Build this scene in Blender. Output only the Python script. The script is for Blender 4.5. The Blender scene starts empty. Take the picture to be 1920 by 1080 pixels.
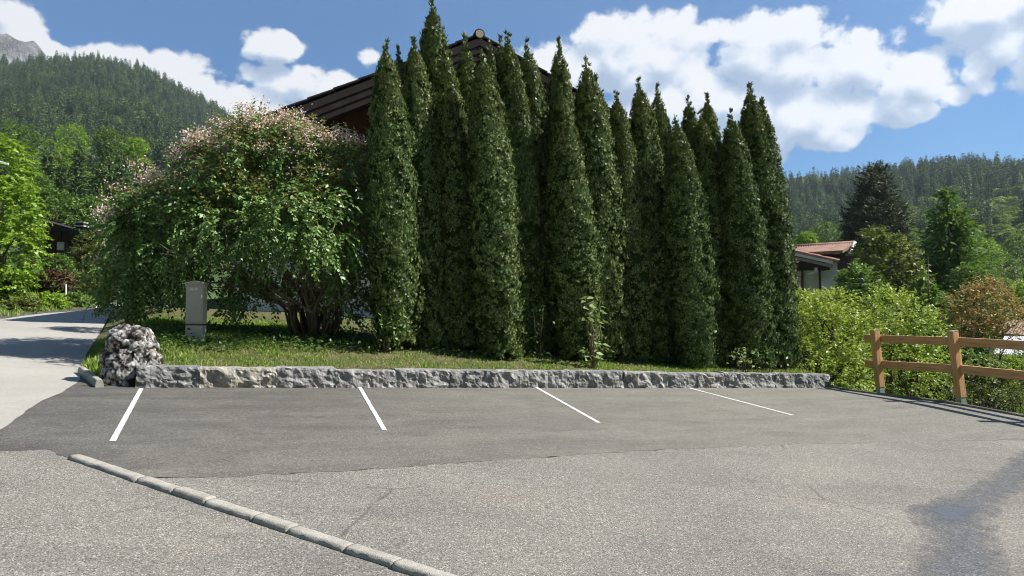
import bpy, bmesh, math, random
import numpy as np
from mathutils import Vector, Matrix, noise as mnoise

R = math.radians
scene = bpy.context.scene
col = scene.collection

# ------------------------------------------------------------------ camera, sky, sun, exposure
FPX = 1400.0            # focal length in pixels of the 1920 wide photograph
PITCH = R(2.45)
EYE = 1.55
cam_data = bpy.data.cameras.new('camera')
cam_data.sensor_width = 36.0
cam_data.lens = 36.0 * FPX / 1920.0
cam_data.clip_start = 0.1
cam_data.clip_end = 20000
cam = bpy.data.objects.new('camera', cam_data)
col.objects.link(cam)
cam.location = (0, 0, EYE)
cam.rotation_euler = (math.pi / 2 + PITCH, 0, 0)
scene.camera = cam
scene.cycles.filter_width = 1.05
scene.render.resolution_x = 1024
scene.render.resolution_y = 576
scene.view_settings.view_transform = 'Standard'
scene.view_settings.look = 'None'
scene.view_settings.gamma = 1.0
scene.view_settings.use_curve_mapping = False
scene.view_settings.exposure = 1.12

SUN_AZ = R(0)          # degrees behind the +X axis
SUN_EL = R(46)
SUN = Vector((math.cos(SUN_EL) * math.cos(SUN_AZ), math.cos(SUN_EL) * math.sin(SUN_AZ), math.sin(SUN_EL)))
sun_data = bpy.data.lights.new('sun', 'SUN')
sun_data.energy = 5.0
sun_data.angle = R(0.53)
sun_data.color = (1.0, 0.955, 0.88)
sun = bpy.data.objects.new('sun', sun_data)
col.objects.link(sun)
sun.rotation_euler = (-SUN).to_track_quat('-Z', 'Y').to_euler()
sun.location = (40, 20, 60)

SKY_STRENGTH = 0.054
CLOUD_GAIN = 0.46


def ray(px, py):
    v = Vector(((px - 960) / FPX, 1.0, (540 - py) / FPX))
    return Matrix.Rotation(PITCH, 3, 'X') @ v


def at(px, py, Y):
    d = ray(px, py)
    k = Y / d.y
    return Vector((d.x * k, Y, EYE + d.z * k))


def azel(px, py):
    d = ray(px, py).normalized()
    return math.atan2(d.x, d.y), math.asin(d.z)


class NT:
    """small helper around a node tree"""
    def __init__(self, tree):
        self.t = tree
        self.n = tree.nodes
        self.l = tree.links

    def node(self, kind, **kw):
        n = self.n.new(kind)
        for k, v in kw.items():
            setattr(n, k, v)
        return n

    def put(self, sock, v):
        if isinstance(v, bpy.types.NodeSocket):
            self.l.new(v, sock)
        elif v is not None:
            if isinstance(v, (tuple, list)) and len(v) == 3 and sock.type == 'RGBA':
                v = (*v, 1)
            sock.default_value = v

    def m(self, op, a, b=None, c=None, clamp=False):
        n = self.node('ShaderNodeMath', operation=op, use_clamp=clamp)
        self.put(n.inputs[0], a)
        if b is not None:
            self.put(n.inputs[1], b)
        if c is not None:
            self.put(n.inputs[2], c)
        return n.outputs[0]

    def noise(self, vec, scale, detail=3, rough=0.55, dist=0.0, out=0, dim='3D'):
        n = self.node('ShaderNodeTexNoise', noise_dimensions=dim)
        self.put(n.inputs['Vector'], vec)
        n.inputs['Scale'].default_value = scale
        n.inputs['Detail'].default_value = detail
        n.inputs['Roughness'].default_value = rough
        n.inputs['Distortion'].default_value = dist
        return n.outputs[out]

    def voro(self, vec, scale, feature='F1', out='Distance', rnd=1.0, dim='3D'):
        n = self.node('ShaderNodeTexVoronoi', feature=feature, voronoi_dimensions=dim)
        self.put(n.inputs['Vector'], vec)
        n.inputs['Scale'].default_value = scale
        n.inputs['Randomness'].default_value = rnd
        return n.outputs[out]

    def ramp(self, fac, stops, interp='LINEAR'):
        n = self.node('ShaderNodeValToRGB')
        n.color_ramp.interpolation = interp
        e = n.color_ramp.elements
        while len(e) < len(stops):
            e.new(0.5)
        for i, (p, c) in enumerate(stops):
            e[i].position = p
            e[i].color = (c, c, c, 1) if isinstance(c, (int, float)) else (*c, 1)
        self.put(n.inputs[0], fac)
        return n.outputs[0]

    def smooth(self, v, lo, hi):
        n = self.node('ShaderNodeMapRange', interpolation_type='SMOOTHSTEP')
        self.put(n.inputs[0], v)
        n.inputs[1].default_value = lo
        n.inputs[2].default_value = hi
        n.inputs[3].default_value = 0
        n.inputs[4].default_value = 1
        return n.outputs[0]

    def mix(self, fac, a, b, blend='MIX'):
        n = self.node('ShaderNodeMix', data_type='RGBA', blend_type=blend)
        self.put(n.inputs[0], fac)
        self.put(n.inputs[6], a)
        self.put(n.inputs[7], b)
        return n.outputs[2]

    def mapping(self, vec, loc=(0, 0, 0), rot=(0, 0, 0), scale=(1, 1, 1)):
        n = self.node('ShaderNodeMapping')
        self.put(n.inputs[0], vec)
        n.inputs[1].default_value = loc
        n.inputs[2].default_value = rot
        n.inputs[3].default_value = scale
        return n.outputs[0]

    def bump(self, height, strength=0.3, dist=0.02):
        n = self.node('ShaderNodeBump')
        n.inputs['Strength'].default_value = strength
        n.inputs['Distance'].default_value = dist
        self.put(n.inputs['Height'], height)
        return n.outputs[0]


def build_world():
    w = bpy.data.worlds.new('World')
    scene.world = w
    w.use_nodes = True
    g = NT(w.node_tree)
    for n in list(g.n):
        g.n.remove(n)
    out = g.node('ShaderNodeOutputWorld')
    sky = g.node('ShaderNodeTexSky', sky_type='NISHITA')
    sky.sun_disc = False
    sky.sun_elevation = SUN_EL
    sky.sun_rotation = math.pi / 2 - SUN_AZ
    sky.altitude = 700
    sky.air_density = 1.0
    sky.dust_density = 0.15
    sky.ozone_density = 3.5
    bg1 = g.node('ShaderNodeBackground')
    hs = g.node('ShaderNodeHueSaturation')
    hs.inputs['Saturation'].default_value = 1.38
    g.put(hs.inputs['Color'], sky.outputs[0])
    g.put(bg1.inputs[0], hs.outputs[0])
    bg1.inputs[1].default_value = SKY_STRENGTH
    tc = g.node('ShaderNodeTexCoord')
    sep = g.node('ShaderNodeSeparateXYZ')
    g.put(sep.inputs[0], tc.outputs['Generated'])
    az0 = g.m('ARCTAN2', sep.outputs[0], sep.outputs[1])
    el0 = g.m('ARCSINE', sep.outputs[2])
    # cloud banks: px centre and half sizes in the photograph, turned into sky angles
    banks = [(1180, 118, 190, 100, 1), (1450, 112, 150, 85, 1), (1610, 125, 110, 72, 1), (1712, 145, 95, 66, 1),
             (1540, 215, 150, 66, .92), (1250, 215, 230, 110, .95), (1060, 160, 105, 95, 1), (1400, 210, 170, 95, .9),
             (1560, 255, 75, 34, .8), (1690, 205, 80, 40, .85), (1180, 320, 260, 90, .8),
             (1860, 10, 150, 62, 1), (1890, 70, 70, 70, .9), (1835, 135, 45, 50, .8), (1790, 180, 40, 30, .75), (1960, 60, 120, 120, .9),
             (40, 55, 62, 66, 1), (20, 110, 85, 60, 1), (100, 108, 45, 34, 1), (215, 112, 85, 36, 1), (320, 145, 72, 48, 1),
             (385, 185, 62, 52, 1), (470, 205, 90, 50, 1), (-90, 60, 90, 90, 1),
             (515, 88, 58, 36, .95), (585, 165, 135, 46, .82), (690, 112, 40, 28, .6), (640, 150, 80, 36, .7)]

    def density(az, el):
        shape = None
        for (x, y, rx, ry, s) in banks:
            a, e = azel(x, y)
            a2, _ = azel(x + rx, y)
            _, e2 = azel(x, y - ry)
            da = g.m('MULTIPLY', g.m('SUBTRACT', az, a), 1 / abs(a2 - a))
            de = g.m('MULTIPLY', g.m('SUBTRACT', el, e), 1 / abs(e2 - e))
            d = g.m('MULTIPLY_ADD', da, da, g.m('MULTIPLY', de, de))
            b = g.m('SUBTRACT', s, d)
            shape = b if shape is None else g.m('SMOOTH_MAX', shape, b, 0.2)
        shape = g.m('MAXIMUM', shape, -1.5)
        cv = g.node('ShaderNodeCombineXYZ')
        g.put(cv.inputs[0], az)
        g.put(cv.inputs[1], g.m('MULTIPLY', el, 1.2))
        cv.inputs[2].default_value = 3.7
        wob = g.node('ShaderNodeVectorMath', operation='MULTIPLY_ADD')
        g.l.new(g.noise(cv.outputs[0], 20.0, 3, 0.6, out=1, dim='2D'), wob.inputs[0])
        wob.inputs[1].default_value = (.045, .045, .0)
        g.l.new(cv.outputs[0], wob.inputs[2])
        n0 = g.noise(cv.outputs[0], 7.0, 2, 0.5, dim='2D')
        n1 = g.noise(cv.outputs[0], 22.0, 6, 0.62, 0.1, dim='2D')
        b1 = g.voro(wob.outputs[0], 19.0, 'F1', dim='2D')
        b2 = g.voro(wob.outputs[0], 41.0, 'F1', dim='2D')
        n3 = g.noise(cv.outputs[0], 2.6, 2, 0.5, dim='2D')
        # beyond the banks seen in the photograph the sky goes on with scattered cumulus
        gen = g.m('MULTIPLY_ADD', n3, 7.0, -4.75)
        away = g.smooth(g.m('ABSOLUTE', az), 0.70, 0.85)
        high = g.smooth(el, 0.5, 0.6)
        aw = g.m('MAXIMUM', away, high)
        shp = g.m('ADD', g.m('MULTIPLY', shape, g.m('SUBTRACT', 1.0, aw)), g.m('MULTIPLY', gen, aw))
        c = g.m('MULTIPLY_ADD', g.m('SUBTRACT', n0, 0.45), 1.4, g.m('MULTIPLY', shp, 1.15))
        c = g.m('MULTIPLY_ADD', g.m('SUBTRACT', 0.42, b1), 0.9, c)
        d = g.m('MULTIPLY_ADD', g.m('SUBTRACT', n1, 0.47), 1.7, c)
        d = g.m('MULTIPLY_ADD', g.m('SUBTRACT', 0.40, b2), 0.45, d)
        return c, d
    c0, d0 = density(az0, el0)
    c1, d1 = density(g.m('ADD', az0, 0.011), g.m('ADD', el0, 0.024))
    alpha = g.smooth(d0, -0.12, 0.45)
    lit = g.m('MULTIPLY_ADD', g.m('SUBTRACT', c0, c1), 0.68, 0.42)
    lit = g.m('MULTIPLY_ADD', g.m('SUBTRACT', d0, d1), 0.24, lit)
    thin = g.m('SUBTRACT', 1.0, g.smooth(d0, 0.0, 0.8))
    lit = g.m('MULTIPLY_ADD', thin, 0.30, lit, clamp=True)
    ccol = g.ramp(lit, [(0.0, (0.40, 0.50, 0.66)), (0.35, (0.58, 0.68, 0.82)), (0.6, (0.86, 0.90, 0.96)), (0.8, (1.0, 1.0, 1.0))])
    bg2 = g.node('ShaderNodeBackground')
    g.put(bg2.inputs[0], ccol)
    bg2.inputs[1].default_value = CLOUD_GAIN
    mx = g.node('ShaderNodeMixShader')
    g.put(mx.inputs[0], g.m('MULTIPLY', alpha, 0.94))
    g.l.new(bg1.outputs[0], mx.inputs[1])
    g.l.new(bg2.outputs[0], mx.inputs[2])
    g.l.new(mx.outputs[0], out.inputs[0])
    w.cycles.sampling_method = 'MANUAL'
    w.cycles.sample_map_resolution = 256


build_world()

# ------------------------------------------------------------------ helpers


def mesh_np(name, verts, faces, k=4, smooth=False):
    """faces: (N,k) int array"""
    me = bpy.data.meshes.new(name)
    verts = np.asarray(verts, dtype=np.float32)
    faces = np.asarray(faces, dtype=np.int32)
    me.vertices.add(len(verts))
    me.vertices.foreach_set('co', verts.ravel())
    n = len(faces)
    me.loops.add(n * k)
    me.loops.foreach_set('vertex_index', faces.ravel())
    me.polygons.add(n)
    me.polygons.foreach_set('loop_start', np.arange(n, dtype=np.int32) * k)
    if smooth:
        me.polygons.foreach_set('use_smooth', np.ones(n, dtype=bool))
    me.update(calc_edges=True)
    return me


def link(name, me, mat=None, parent=None):
    o = bpy.data.objects.new(name, me)
    col.objects.link(o)
    if mat is not None and me is not None:
        if not me.materials:
            for mm in (mat if isinstance(mat, (list, tuple)) else [mat]):
                me.materials.append(mm)
    if parent is not None:
        o.parent = parent
    return o


def tag(o, label=None, cat=None, group=None, kind=None):
    if label:
        o['label'] = label
    if cat:
        o['category'] = cat
    if group:
        o['group'] = group
    if kind:
        o['kind'] = kind
    return o


def empty(name, loc=(0, 0, 0), rz=0.0):
    o = bpy.data.objects.new(name, None)
    col.objects.link(o)
    o.location = loc
    o.rotation_euler = (0, 0, rz)
    o.empty_display_size = 0.2
    return o


def copy_tree(o, parent=None):
    c = o.copy()
    col.objects.link(c)
    c.parent = parent
    for ch in list(o.children):
        copy_tree(ch, c)
    return c


class MB:
    """collects simple solids into one mesh"""
    def __init__(self):
        self.v = []
        self.f = []
        self.sm = []

    def add(self, vs, fs, smooth=False):
        b = len(self.v)
        self.v += [tuple(p) for p in vs]
        self.f += [tuple(b + i for i in f) for f in fs]
        self.sm += [smooth] * len(fs)

    def box(self, c, s, M=None):
        c = Vector(c)
        vs = [Vector((sx * s[0] / 2, sy * s[1] / 2, sz * s[2] / 2)) for sz in (-1, 1) for sy in (-1, 1) for sx in (-1, 1)]
        if M is not None:
            vs = [M @ p for p in vs]
        self.add([p + c for p in vs], [(0, 2, 3, 1), (4, 5, 7, 6), (0, 1, 5, 4), (1, 3, 7, 5), (3, 2, 6, 7), (2, 0, 4, 6)])

    def tube(self, pts, radii, n=7, cap=True):
        pts = [Vector(p) for p in pts]
        rings = []
        up = Vector((0.13, 0.29, 0.95)).normalized()
        for i, p in enumerate(pts):
            a = pts[max(i - 1, 0)]
            b = pts[min(i + 1, len(pts) - 1)]
            t = (b - a).normalized()
            x = t.cross(up)
            if x.length < 1e-3:
                x = t.cross(Vector((1, 0, 0)))
            x.normalize()
            y = t.cross(x)
            rings.append([p + (x * math.cos(2 * math.pi * k / n) + y * math.sin(2 * math.pi * k / n)) * radii[i] for k in range(n)])
        vs = [q for r in rings for q in r]
        fs = []
        for i in range(len(pts) - 1):
            for k in range(n):
                fs.append((i * n + k, i * n + (k + 1) % n, (i + 1) * n + (k + 1) % n, (i + 1) * n + k))
        self.add(vs, fs, True)
        if cap:
            b = len(self.v) - len(vs)
            for f in (tuple(range(n - 1, -1, -1)), tuple((len(pts) - 1) * n + k for k in range(n))):
                self.f.append(tuple(b + i for i in f))
                self.sm.append(False)

    def mesh(self, name, bevel=0.0, off=None):
        me = bpy.data.meshes.new(name)
        v = self.v
        if off is not None:
            v = [(p[0] - off[0], p[1] - off[1], p[2] - off[2]) for p in v]
        me.from_pydata(v, [], self.f)
        me.polygons.foreach_set('use_smooth', self.sm)
        if bevel > 0:
            bm = bmesh.new()
            bm.from_mesh(me)
            bmesh.ops.bevel(bm, geom=list(bm.edges), offset=bevel, segments=2, affect='EDGES', profile=0.6)
            bm.to_mesh(me)
            bm.free()
        me.update()
        return me

    def build(self, name, mat, parent=None, bevel=0.0, off=None):
        return link(name, self.mesh(name, bevel, off), mat, parent)


def sstep(x):
    x = np.clip(x, 0, 1)
    return x * x * (3 - 2 * x)


# ------------------------------------------------------------------ the lie of the land
WALL_A = np.array([-4.56, 9.2])             # foot of the stone wall at the first painted line
WALL_D = np.array([2.464, 1.091])           # one parking bay along the wall
WALL_U = WALL_D / np.linalg.norm(WALL_D)
WALL_N = np.array([-WALL_U[1], WALL_U[0]])  # away from the parking bays
EDGE_A = np.array([5.93, 13.84])
EDGE_N = np.array([0.872, 0.489])           # over the edge, down the bank


def wall_pt(t, d=0.0):
    return WALL_A + WALL_D * t + WALL_N * d


def G(x, y):
    """height of the tarmac"""
    x = np.asarray(x, dtype=float)
    y = np.asarray(y, dtype=float)
    b = 0.11 * sstep((x - 4.0) / 3.0) * np.clip((13.6 - y) / 1.84, 0, 1)
    return -0.0617 * np.clip(x, -22, 14) + 0.0477 * np.clip(y, -12, 30) + b


def gp(px, py, H=G):
    lo, hi = 1.0, 60.0
    def f(Y):
        p = at(px, py, Y)
        return p.z - float(H(p.x, p.y))
    for i in range(60):
        mid = 0.5 * (lo + hi)
        if f(mid) > 0:
            lo = mid
        else:
            hi = mid
    p = at(px, py, lo)
    return Vector((p.x, p.y, float(H(p.x, p.y))))


ROAD_EDGE = [gp(x, y) for (x, y) in ((183, 725), (150, 698), (163, 662), (188, 622), (203, 597), (206, 586))]
ROAD_EDGE = [(p.x, p.y) for p in ROAD_EDGE]
ROAD_EDGE.append((ROAD_EDGE[-1][0] + 1.2, ROAD_EDGE[-1][1] + 4))


def poly_dist(x, y, pts):
    x = np.asarray(x, dtype=float)
    y = np.asarray(y, dtype=float)
    best = np.full(np.broadcast(x, y).shape, 1e9)
    for (ax, ay), (bx, by) in zip(pts[:-1], pts[1:]):
        dx, dy = bx - ax, by - ay
        t = np.clip(((x - ax) * dx + (y - ay) * dy) / (dx * dx + dy * dy), 0, 1)
        best = np.minimum(best, np.hypot(x - ax - t * dx, y - ay - t * dy))
    return best


def L(x, y):
    """height of the lawn behind the stone wall"""
    x = np.asarray(x, dtype=float)
    y = np.asarray(y, dtype=float)
    s = ((x - WALL_A[0]) * WALL_U[0] + (y - WALL_A[1]) * WALL_U[1]) / np.linalg.norm(WALL_D)
    d = (x - WALL_A[0]) * WALL_N[0] + (y - WALL_A[1]) * WALL_N[1]
    e = poly_dist(x, y, ROAD_EDGE)
    rise = 0.24 * sstep((4.1 - s) / 3.0) * sstep(d / 2.2)
    und = 0.02 * np.sin(x * 2.1 + y) * np.sin(y * 1.7)
    return G(x, y) + (0.212 + rise) * sstep(e / 1.1) + und * sstep(e / 1.0) * sstep((d - .2) / .5) + 0.012


RIDGE_PX = [(-900, 60), (-400, 90), (-60, 150), (0, 148), (60, 138), (180, 130), (260, 142), (330, 178), (400, 222), (430, 250), (520, 330),
            (700, 400), (1000, 420), (1300, 400), (1460, 368), (1550, 352), (1700, 332), (1800, 328), (1920, 338), (2200, 330), (2800, 380)]
_raz = [math.atan2(ray(x, y).x, ray(x, y).y) for x, y in RIDGE_PX]
_rtan = [ray(x, y).z / math.hypot(ray(x, y).x, ray(x, y).y) for x, y in RIDGE_PX]
ROADL_A = gp(0, 600)
ROADL_B = gp(150, 583)
_rl = np.array([ROADL_B.x - ROADL_A.x, ROADL_B.y - ROADL_A.y])
_rl /= np.linalg.norm(_rl)
_rn = np.array([-_rl[1], _rl[0]])


def T(x, y):
    """terrain: garden bank, valley and wooded hills"""
    x = np.asarray(x, dtype=float)
    y = np.asarray(y, dtype=float)
    r = np.hypot(x, y)
    th = np.arctan2(x, y)
    z = -0.0617 * np.clip(x, -18, 9) + 0.0477 * np.clip(y, -12, 26) - 0.07
    q = (x - EDGE_A[0]) * EDGE_N[0] + (y - EDGE_A[1]) * EDGE_N[1]
    z = z - 2.4 * sstep((q - .1) / 5.5) - 5.0 * sstep((q - 6) / 35)
    p = (x - ROADL_A.x) * _rn[0] + (y - ROADL_A.y) * _rn[1]
    lw = sstep((-x - 5) / 4)
    z = z + lw * (0.9 * sstep((p - .3) / 4) + 1.5 * sstep((p - 4) / 16))
    tanr = np.interp(th, _raz, _rtan, left=_rtan[0], right=_rtan[-1])
    left = sstep((-th + 0.05) / 0.3)
    Rr = 700 + 230 * left
    h0 = -9 + 17 * left
    s = np.clip((r - 60) / (Rr - 60), 0, 1.6)
    top = tanr * Rr + EYE
    far = h0 + (top - h0) * np.minimum(s, 1) ** (1.55) - np.clip(s - 1, 0, 1) * 120
    far = far + 6 * np.sin(x * .021 + 1) * np.sin(y * .017) * np.clip((r - 80) / 200, 0, 1)
    back = sstep((np.abs(th) - 1.3) / 0.5)  # unseen hill behind the camera, added to cut the sky fill
    far = far * (1 - back) + (-4 + 0.44 * 620 * np.clip((r - 60) / 560, 0, 1) ** 1.25) * back
    w = sstep((r - 42) / 70)
    return z * (1 - w) + far * w


# ------------------------------------------------------------------ materials
def mat_new(name):
    m = bpy.data.materials.new(name)
    m.use_nodes = True
    g = NT(m.node_tree)
    for n in list(g.n):
        g.n.remove(n)
    g.out = g.node('ShaderNodeOutputMaterial')
    return m, g


def surf(g, color, rough=0.7, spec=0.4, metal=0.0, normal=None):
    b = g.node('ShaderNodeBsdfPrincipled')
    g.put(b.inputs['Base Color'], color)
    g.put(b.inputs['Roughness'], rough)
    b.inputs['Specular IOR Level'].default_value = spec
    b.inputs['Metallic'].default_value = metal
    if normal is not None:
        g.put(b.inputs['Normal'], normal)
    g.l.new(b.outputs[0], g.out.inputs[0])
    return b


def pos(g):
    return g.node('ShaderNodeNewGeometry').outputs['Position']


def objco(g):
    return g.node('ShaderNodeTexCoord').outputs['Object']


def leaf_mat(name, stops, transl=0.3, rough=0.5, spec=0.3, patch=2.0, patch_amt=0.35, objrand=0.0):
    """leaf colour varies leaf by leaf, in soft patches and, for copies, tree by tree"""
    m, g = mat_new(name)
    geo = g.node('ShaderNodeNewGeometry')
    rnd = geo.outputs['Random Per Island']
    n = g.noise(geo.outputs['Position'], patch, 2)
    f = g.m('MULTIPLY_ADD', g.m('SUBTRACT', n, 0.5), patch_amt * 2.2, rnd)
    if objrand:
        oi = g.node('ShaderNodeObjectInfo').outputs['Random']
        f = g.m('MULTIPLY_ADD', g.m('SUBTRACT', oi, 0.5), objrand, f)
    c = g.ramp(f, stops)
    b = g.node('ShaderNodeBsdfPrincipled')
    g.put(b.inputs['Base Color'], c)
    b.inputs['Roughness'].default_value = rough
    b.inputs['Specular IOR Level'].default_value = spec
    tr = g.node('ShaderNodeBsdfTranslucent')
    g.put(tr.inputs[0], g.mix(1.0, c, (1.0, 1.0, 0.55), 'MULTIPLY'))
    mx = g.node('ShaderNodeMixShader')
    mx.inputs[0].default_value = transl
    g.l.new(b.outputs[0], mx.inputs[1])
    g.l.new(tr.outputs[0], mx.inputs[2])
    g.l.new(mx.outputs[0], g.out.inputs[0])
    return m


def plain(name, color, rough=0.7, spec=0.4, metal=0.0, var=0.15, scale=8.0, bump=0.0):
    m, g = mat_new(name)
    p = objco(g)
    n = g.noise(p, scale, 4, 0.6)
    dark = tuple(c * (1 - var) for c in color)
    lite = tuple(min(1, c * (1 + var)) for c in color)
    c = g.ramp(n, [(0.3, dark), (0.7, lite)])
    nr = g.bump(g.noise(p, scale * 6, 3), bump, 0.01) if bump else None
    surf(g, c, rough, spec, metal, nr)
    return m


M = {}


def make_materials():
    wang = math.atan2(WALL_U[1], WALL_U[0])
    # old coarse tarmac
    m, g = mat_new('old_tarmac')
    p = pos(g)
    big = g.noise(p, 0.55, 4, 0.6)
    mid = g.noise(p, 3.5, 3, 0.6)
    base = g.ramp(big, [(0.3, (0.164, 0.156, 0.138)), (0.5, (0.198, 0.187, 0.163)), (0.72, (0.226, 0.207, 0.179))])
    base = g.mix(g.m('MULTIPLY', mid, 0.5), base, (0.17, 0.165, 0.155))
    v = g.voro(p, 125.0, 'F1', 'Color')
    sp = g.node('ShaderNodeSeparateColor')
    g.put(sp.inputs[0], v)
    st = g.ramp(sp.outputs[0], [(0.0, 0.42), (0.25, 0.82), (0.62, 1.02), (0.88, 1.28), (1.0, 2.1)])
    wear = g.noise(g.mapping(p, rot=(0, 0, -.35), scale=(.5, 1.4, 1)), 0.7, 6, 0.66, 0.4)
    base = g.mix(1.0, base, g.ramp(wear, [(0.28, (.74, .745, .75)), (0.5, (1, 1, 1)), (0.72, (1.13, 1.12, 1.10))]), 'MULTIPLY')
    smut = g.smooth(g.noise(g.mapping(p, rot=(0, 0, -.2), scale=(.35, 2.2, 1)), 1.5, 4, 0.6, .8), 0.63, 0.76)
    base = g.mix(g.m('MULTIPLY', smut, .45), base, (0.10, 0.097, 0.09))
    c = g.mix(1.0, base, st, 'MULTIPLY')
    tint = g.ramp(sp.outputs[1], [(0.0, (1.0, 0.94, 0.90)), (0.5, (1, 1, 1)), (1.0, (0.95, 1.0, 1.0))])
    c = g.mix(1.0, c, tint, 'MULTIPLY')
    pk = g.smooth(g.noise(p, 0.9, 2), 0.55, 0.75)
    c = g.mix(g.m('MULTIPLY', pk, 0.5), c, g.mix(1.0, c, (1.08, 0.98, 0.95), 'MULTIPLY'))
    crack = g.voro(g.mix(0.12, p, g.noise(p, 2.0, 3, out=1)), 0.33, 'DISTANCE_TO_EDGE')
    cm = g.m('MULTIPLY', g.m('SUBTRACT', 1.0, g.smooth(crack, 0.0, 0.006)), g.smooth(g.noise(p, 1.3, 2), 0.52, 0.62))
    c = g.mix(g.m('MULTIPLY', cm, 0.55), c, (0.06, 0.058, 0.055))
    h = g.m('ADD', g.voro(p, 95.0), g.m('MULTIPLY', g.noise(p, 320.0, 2), 0.5))
    surf(g, c, 0.88, 0.25, 0, g.bump(h, 0.55, 0.008))
    M['old'] = m
    # side road, paler
    m, g = mat_new('road_tarmac')
    p = pos(g)
    big = g.noise(p, 0.8, 5, 0.65)
    base = g.ramp(big, [(0.3, (0.285, 0.273, 0.247)), (0.7, (0.355, 0.338, 0.305))])
    sp = g.noise(p, 75.0, 3, 0.8)
    c = g.mix(1.0, base, g.ramp(sp, [(0.3, 0.65), (0.7, 1.35)]), 'MULTIPLY')
    surf(g, c, 0.9, 0.25, 0, g.bump(sp, 0.4, 0.01))
    M['road'] = m
    # fresh tarmac with roller streaks along the bays
    m, g = mat_new('new_tarmac')
    p = pos(g)
    q = g.mapping(p, rot=(0, 0, -wang), scale=(1, 1, 1))
    st = g.noise(g.mapping(q, scale=(0.4, 2.4, 1)), 1.6, 6, 0.68)
    mid = g.noise(g.mapping(q, scale=(0.7, 1.2, 1)), 2.4, 4, 0.6, 0.5)
    big = g.noise(p, 0.5, 3, 0.55)
    sepd = g.node('ShaderNodeSeparateXYZ')
    g.put(sepd.inputs[0], p)
    # dustier where cars have driven at the right, fresher and blacker at the left
    along = g.smooth(g.m('MULTIPLY_ADD', big, 5.0, sepd.outputs[0]), -6.5, 6.5)
    dust = g.m('ADD', g.m('MULTIPLY', along, 0.34), g.m('MULTIPLY', st, 0.42))
    dust = g.m('MULTIPLY_ADD', mid, 0.30, dust)
    c = g.ramp(dust, [(0.28, (0.050, 0.048, 0.046)), (0.5, (0.104, 0.099, 0.087)), (0.76, (0.178, 0.169, 0.143))])
    fine = g.noise(p, 90.0, 4, 0.85)
    gr = g.node('ShaderNodeSeparateColor')
    g.put(gr.inputs[0], g.voro(p, 105.0, 'F1', 'Color'))
    c = g.mix(1.0, c, g.ramp(gr.outputs[0], [(0.0, 0.55), (0.3, 0.9), (0.7, 1.02), (0.93, 1.3), (1.0, 1.9)]), 'MULTIPLY')
    c = g.mix(1.0, c, g.ramp(fine, [(0.28, 0.62), (0.5, 1.0), (0.74, 1.45)]), 'MULTIPLY')
    scuff = g.m('MULTIPLY', g.smooth(g.noise(g.mapping(q, scale=(0.5, 7.0, 1)), 1.1, 3, 0.6, 0.6), 0.62, 0.72), 0.35)
    c = g.mix(scuff, c, (0.06, 0.06, 0.062))
    surf(g, c, 0.82, 0.3, 0, g.bump(fine, 0.35, 0.006))
    M['new'] = m
    # wet tarmac, thins out towards its rim
    m, g = mat_new('wet_tarmac')
    p = pos(g)
    v = g.voro(p, 95.0, 'F1', 'Color')
    sp = g.node('ShaderNodeSeparateColor')
    g.put(sp.inputs[0], v)
    c = g.mix(1.0, (0.118, 0.118, 0.120), g.ramp(sp.outputs[0], [(0, 0.45), (0.6, 1.0), (0.88, 1.5), (1, 2.4)]), 'MULTIPLY')
    b = g.node('ShaderNodeBsdfPrincipled')
    g.put(b.inputs['Base Color'], c)
    b.inputs['Roughness'].default_value = 0.5
    b.inputs['Specular IOR Level'].default_value = 0.5
    g.put(b.inputs['Normal'], g.bump(g.voro(p, 95.0), 0.45, 0.008))
    at_ = g.node('ShaderNodeAttribute', attribute_name='rim')
    e = g.m('MULTIPLY_ADD', g.m('SUBTRACT', g.noise(p, 7.0, 6, 0.7), 0.5), 0.62, at_.outputs['Fac'])
    a = g.smooth(e, -0.06, 0.24)
    tr = g.node('ShaderNodeBsdfTransparent')
    mx = g.node('ShaderNodeMixShader')
    g.put(mx.inputs[0], g.m('MULTIPLY', a, 0.72))
    g.l.new(tr.outputs[0], mx.inputs[1])
    g.l.new(b.outputs[0], mx.inputs[2])
    g.l.new(mx.outputs[0], g.out.inputs[0])
    M['wet'] = m
    # shallow puddle
    m, g = mat_new('puddle')
    p = pos(g)
    b = g.node('ShaderNodeBsdfPrincipled')
    g.put(b.inputs['Base Color'], (0.12, 0.125, 0.135))
    b.inputs['Roughness'].default_value = 0.22
    b.inputs['Specular IOR Level'].default_value = 0.6
    g.put(b.inputs['Normal'], g.bump(g.noise(p, 60.0, 2), 0.08, 0.01))
    at_ = g.node('ShaderNodeAttribute', attribute_name='rim')
    e = g.m('MULTIPLY_ADD', g.m('SUBTRACT', g.noise(p, 9.0, 4, 0.6), 0.5), 0.25, at_.outputs['Fac'])
    tr = g.node('ShaderNodeBsdfTransparent')
    mx = g.node('ShaderNodeMixShader')
    g.put(mx.inputs[0], g.m('MULTIPLY', g.smooth(e, 0.01, 0.16), 0.62))
    g.l.new(tr.outputs[0], mx.inputs[1])
    g.l.new(b.outputs[0], mx.inputs[2])
    g.l.new(mx.outputs[0], g.out.inputs[0])
    M['puddle'] = m
    # road paint
    m, g = mat_new('road_paint')
    p = pos(g)
    n = g.noise(p, 45.0, 4, 0.7)
    c = g.mix(g.smooth(n, 0.52, 0.72), (0.66, 0.66, 0.645), (0.34, 0.33, 0.31))
    c = g.mix(g.m('MULTIPLY', g.smooth(g.noise(p, 3.0, 5, .7), .45, .75), .4), c, (0.36, 0.35, 0.32))
    surf(g, c, 0.75, 0.3, 0, g.bump(g.noise(p, 140.0, 2), 0.3, 0.005))
    M['paint'] = m
    # ground under everything
    m, g = mat_new('meadow')
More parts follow.
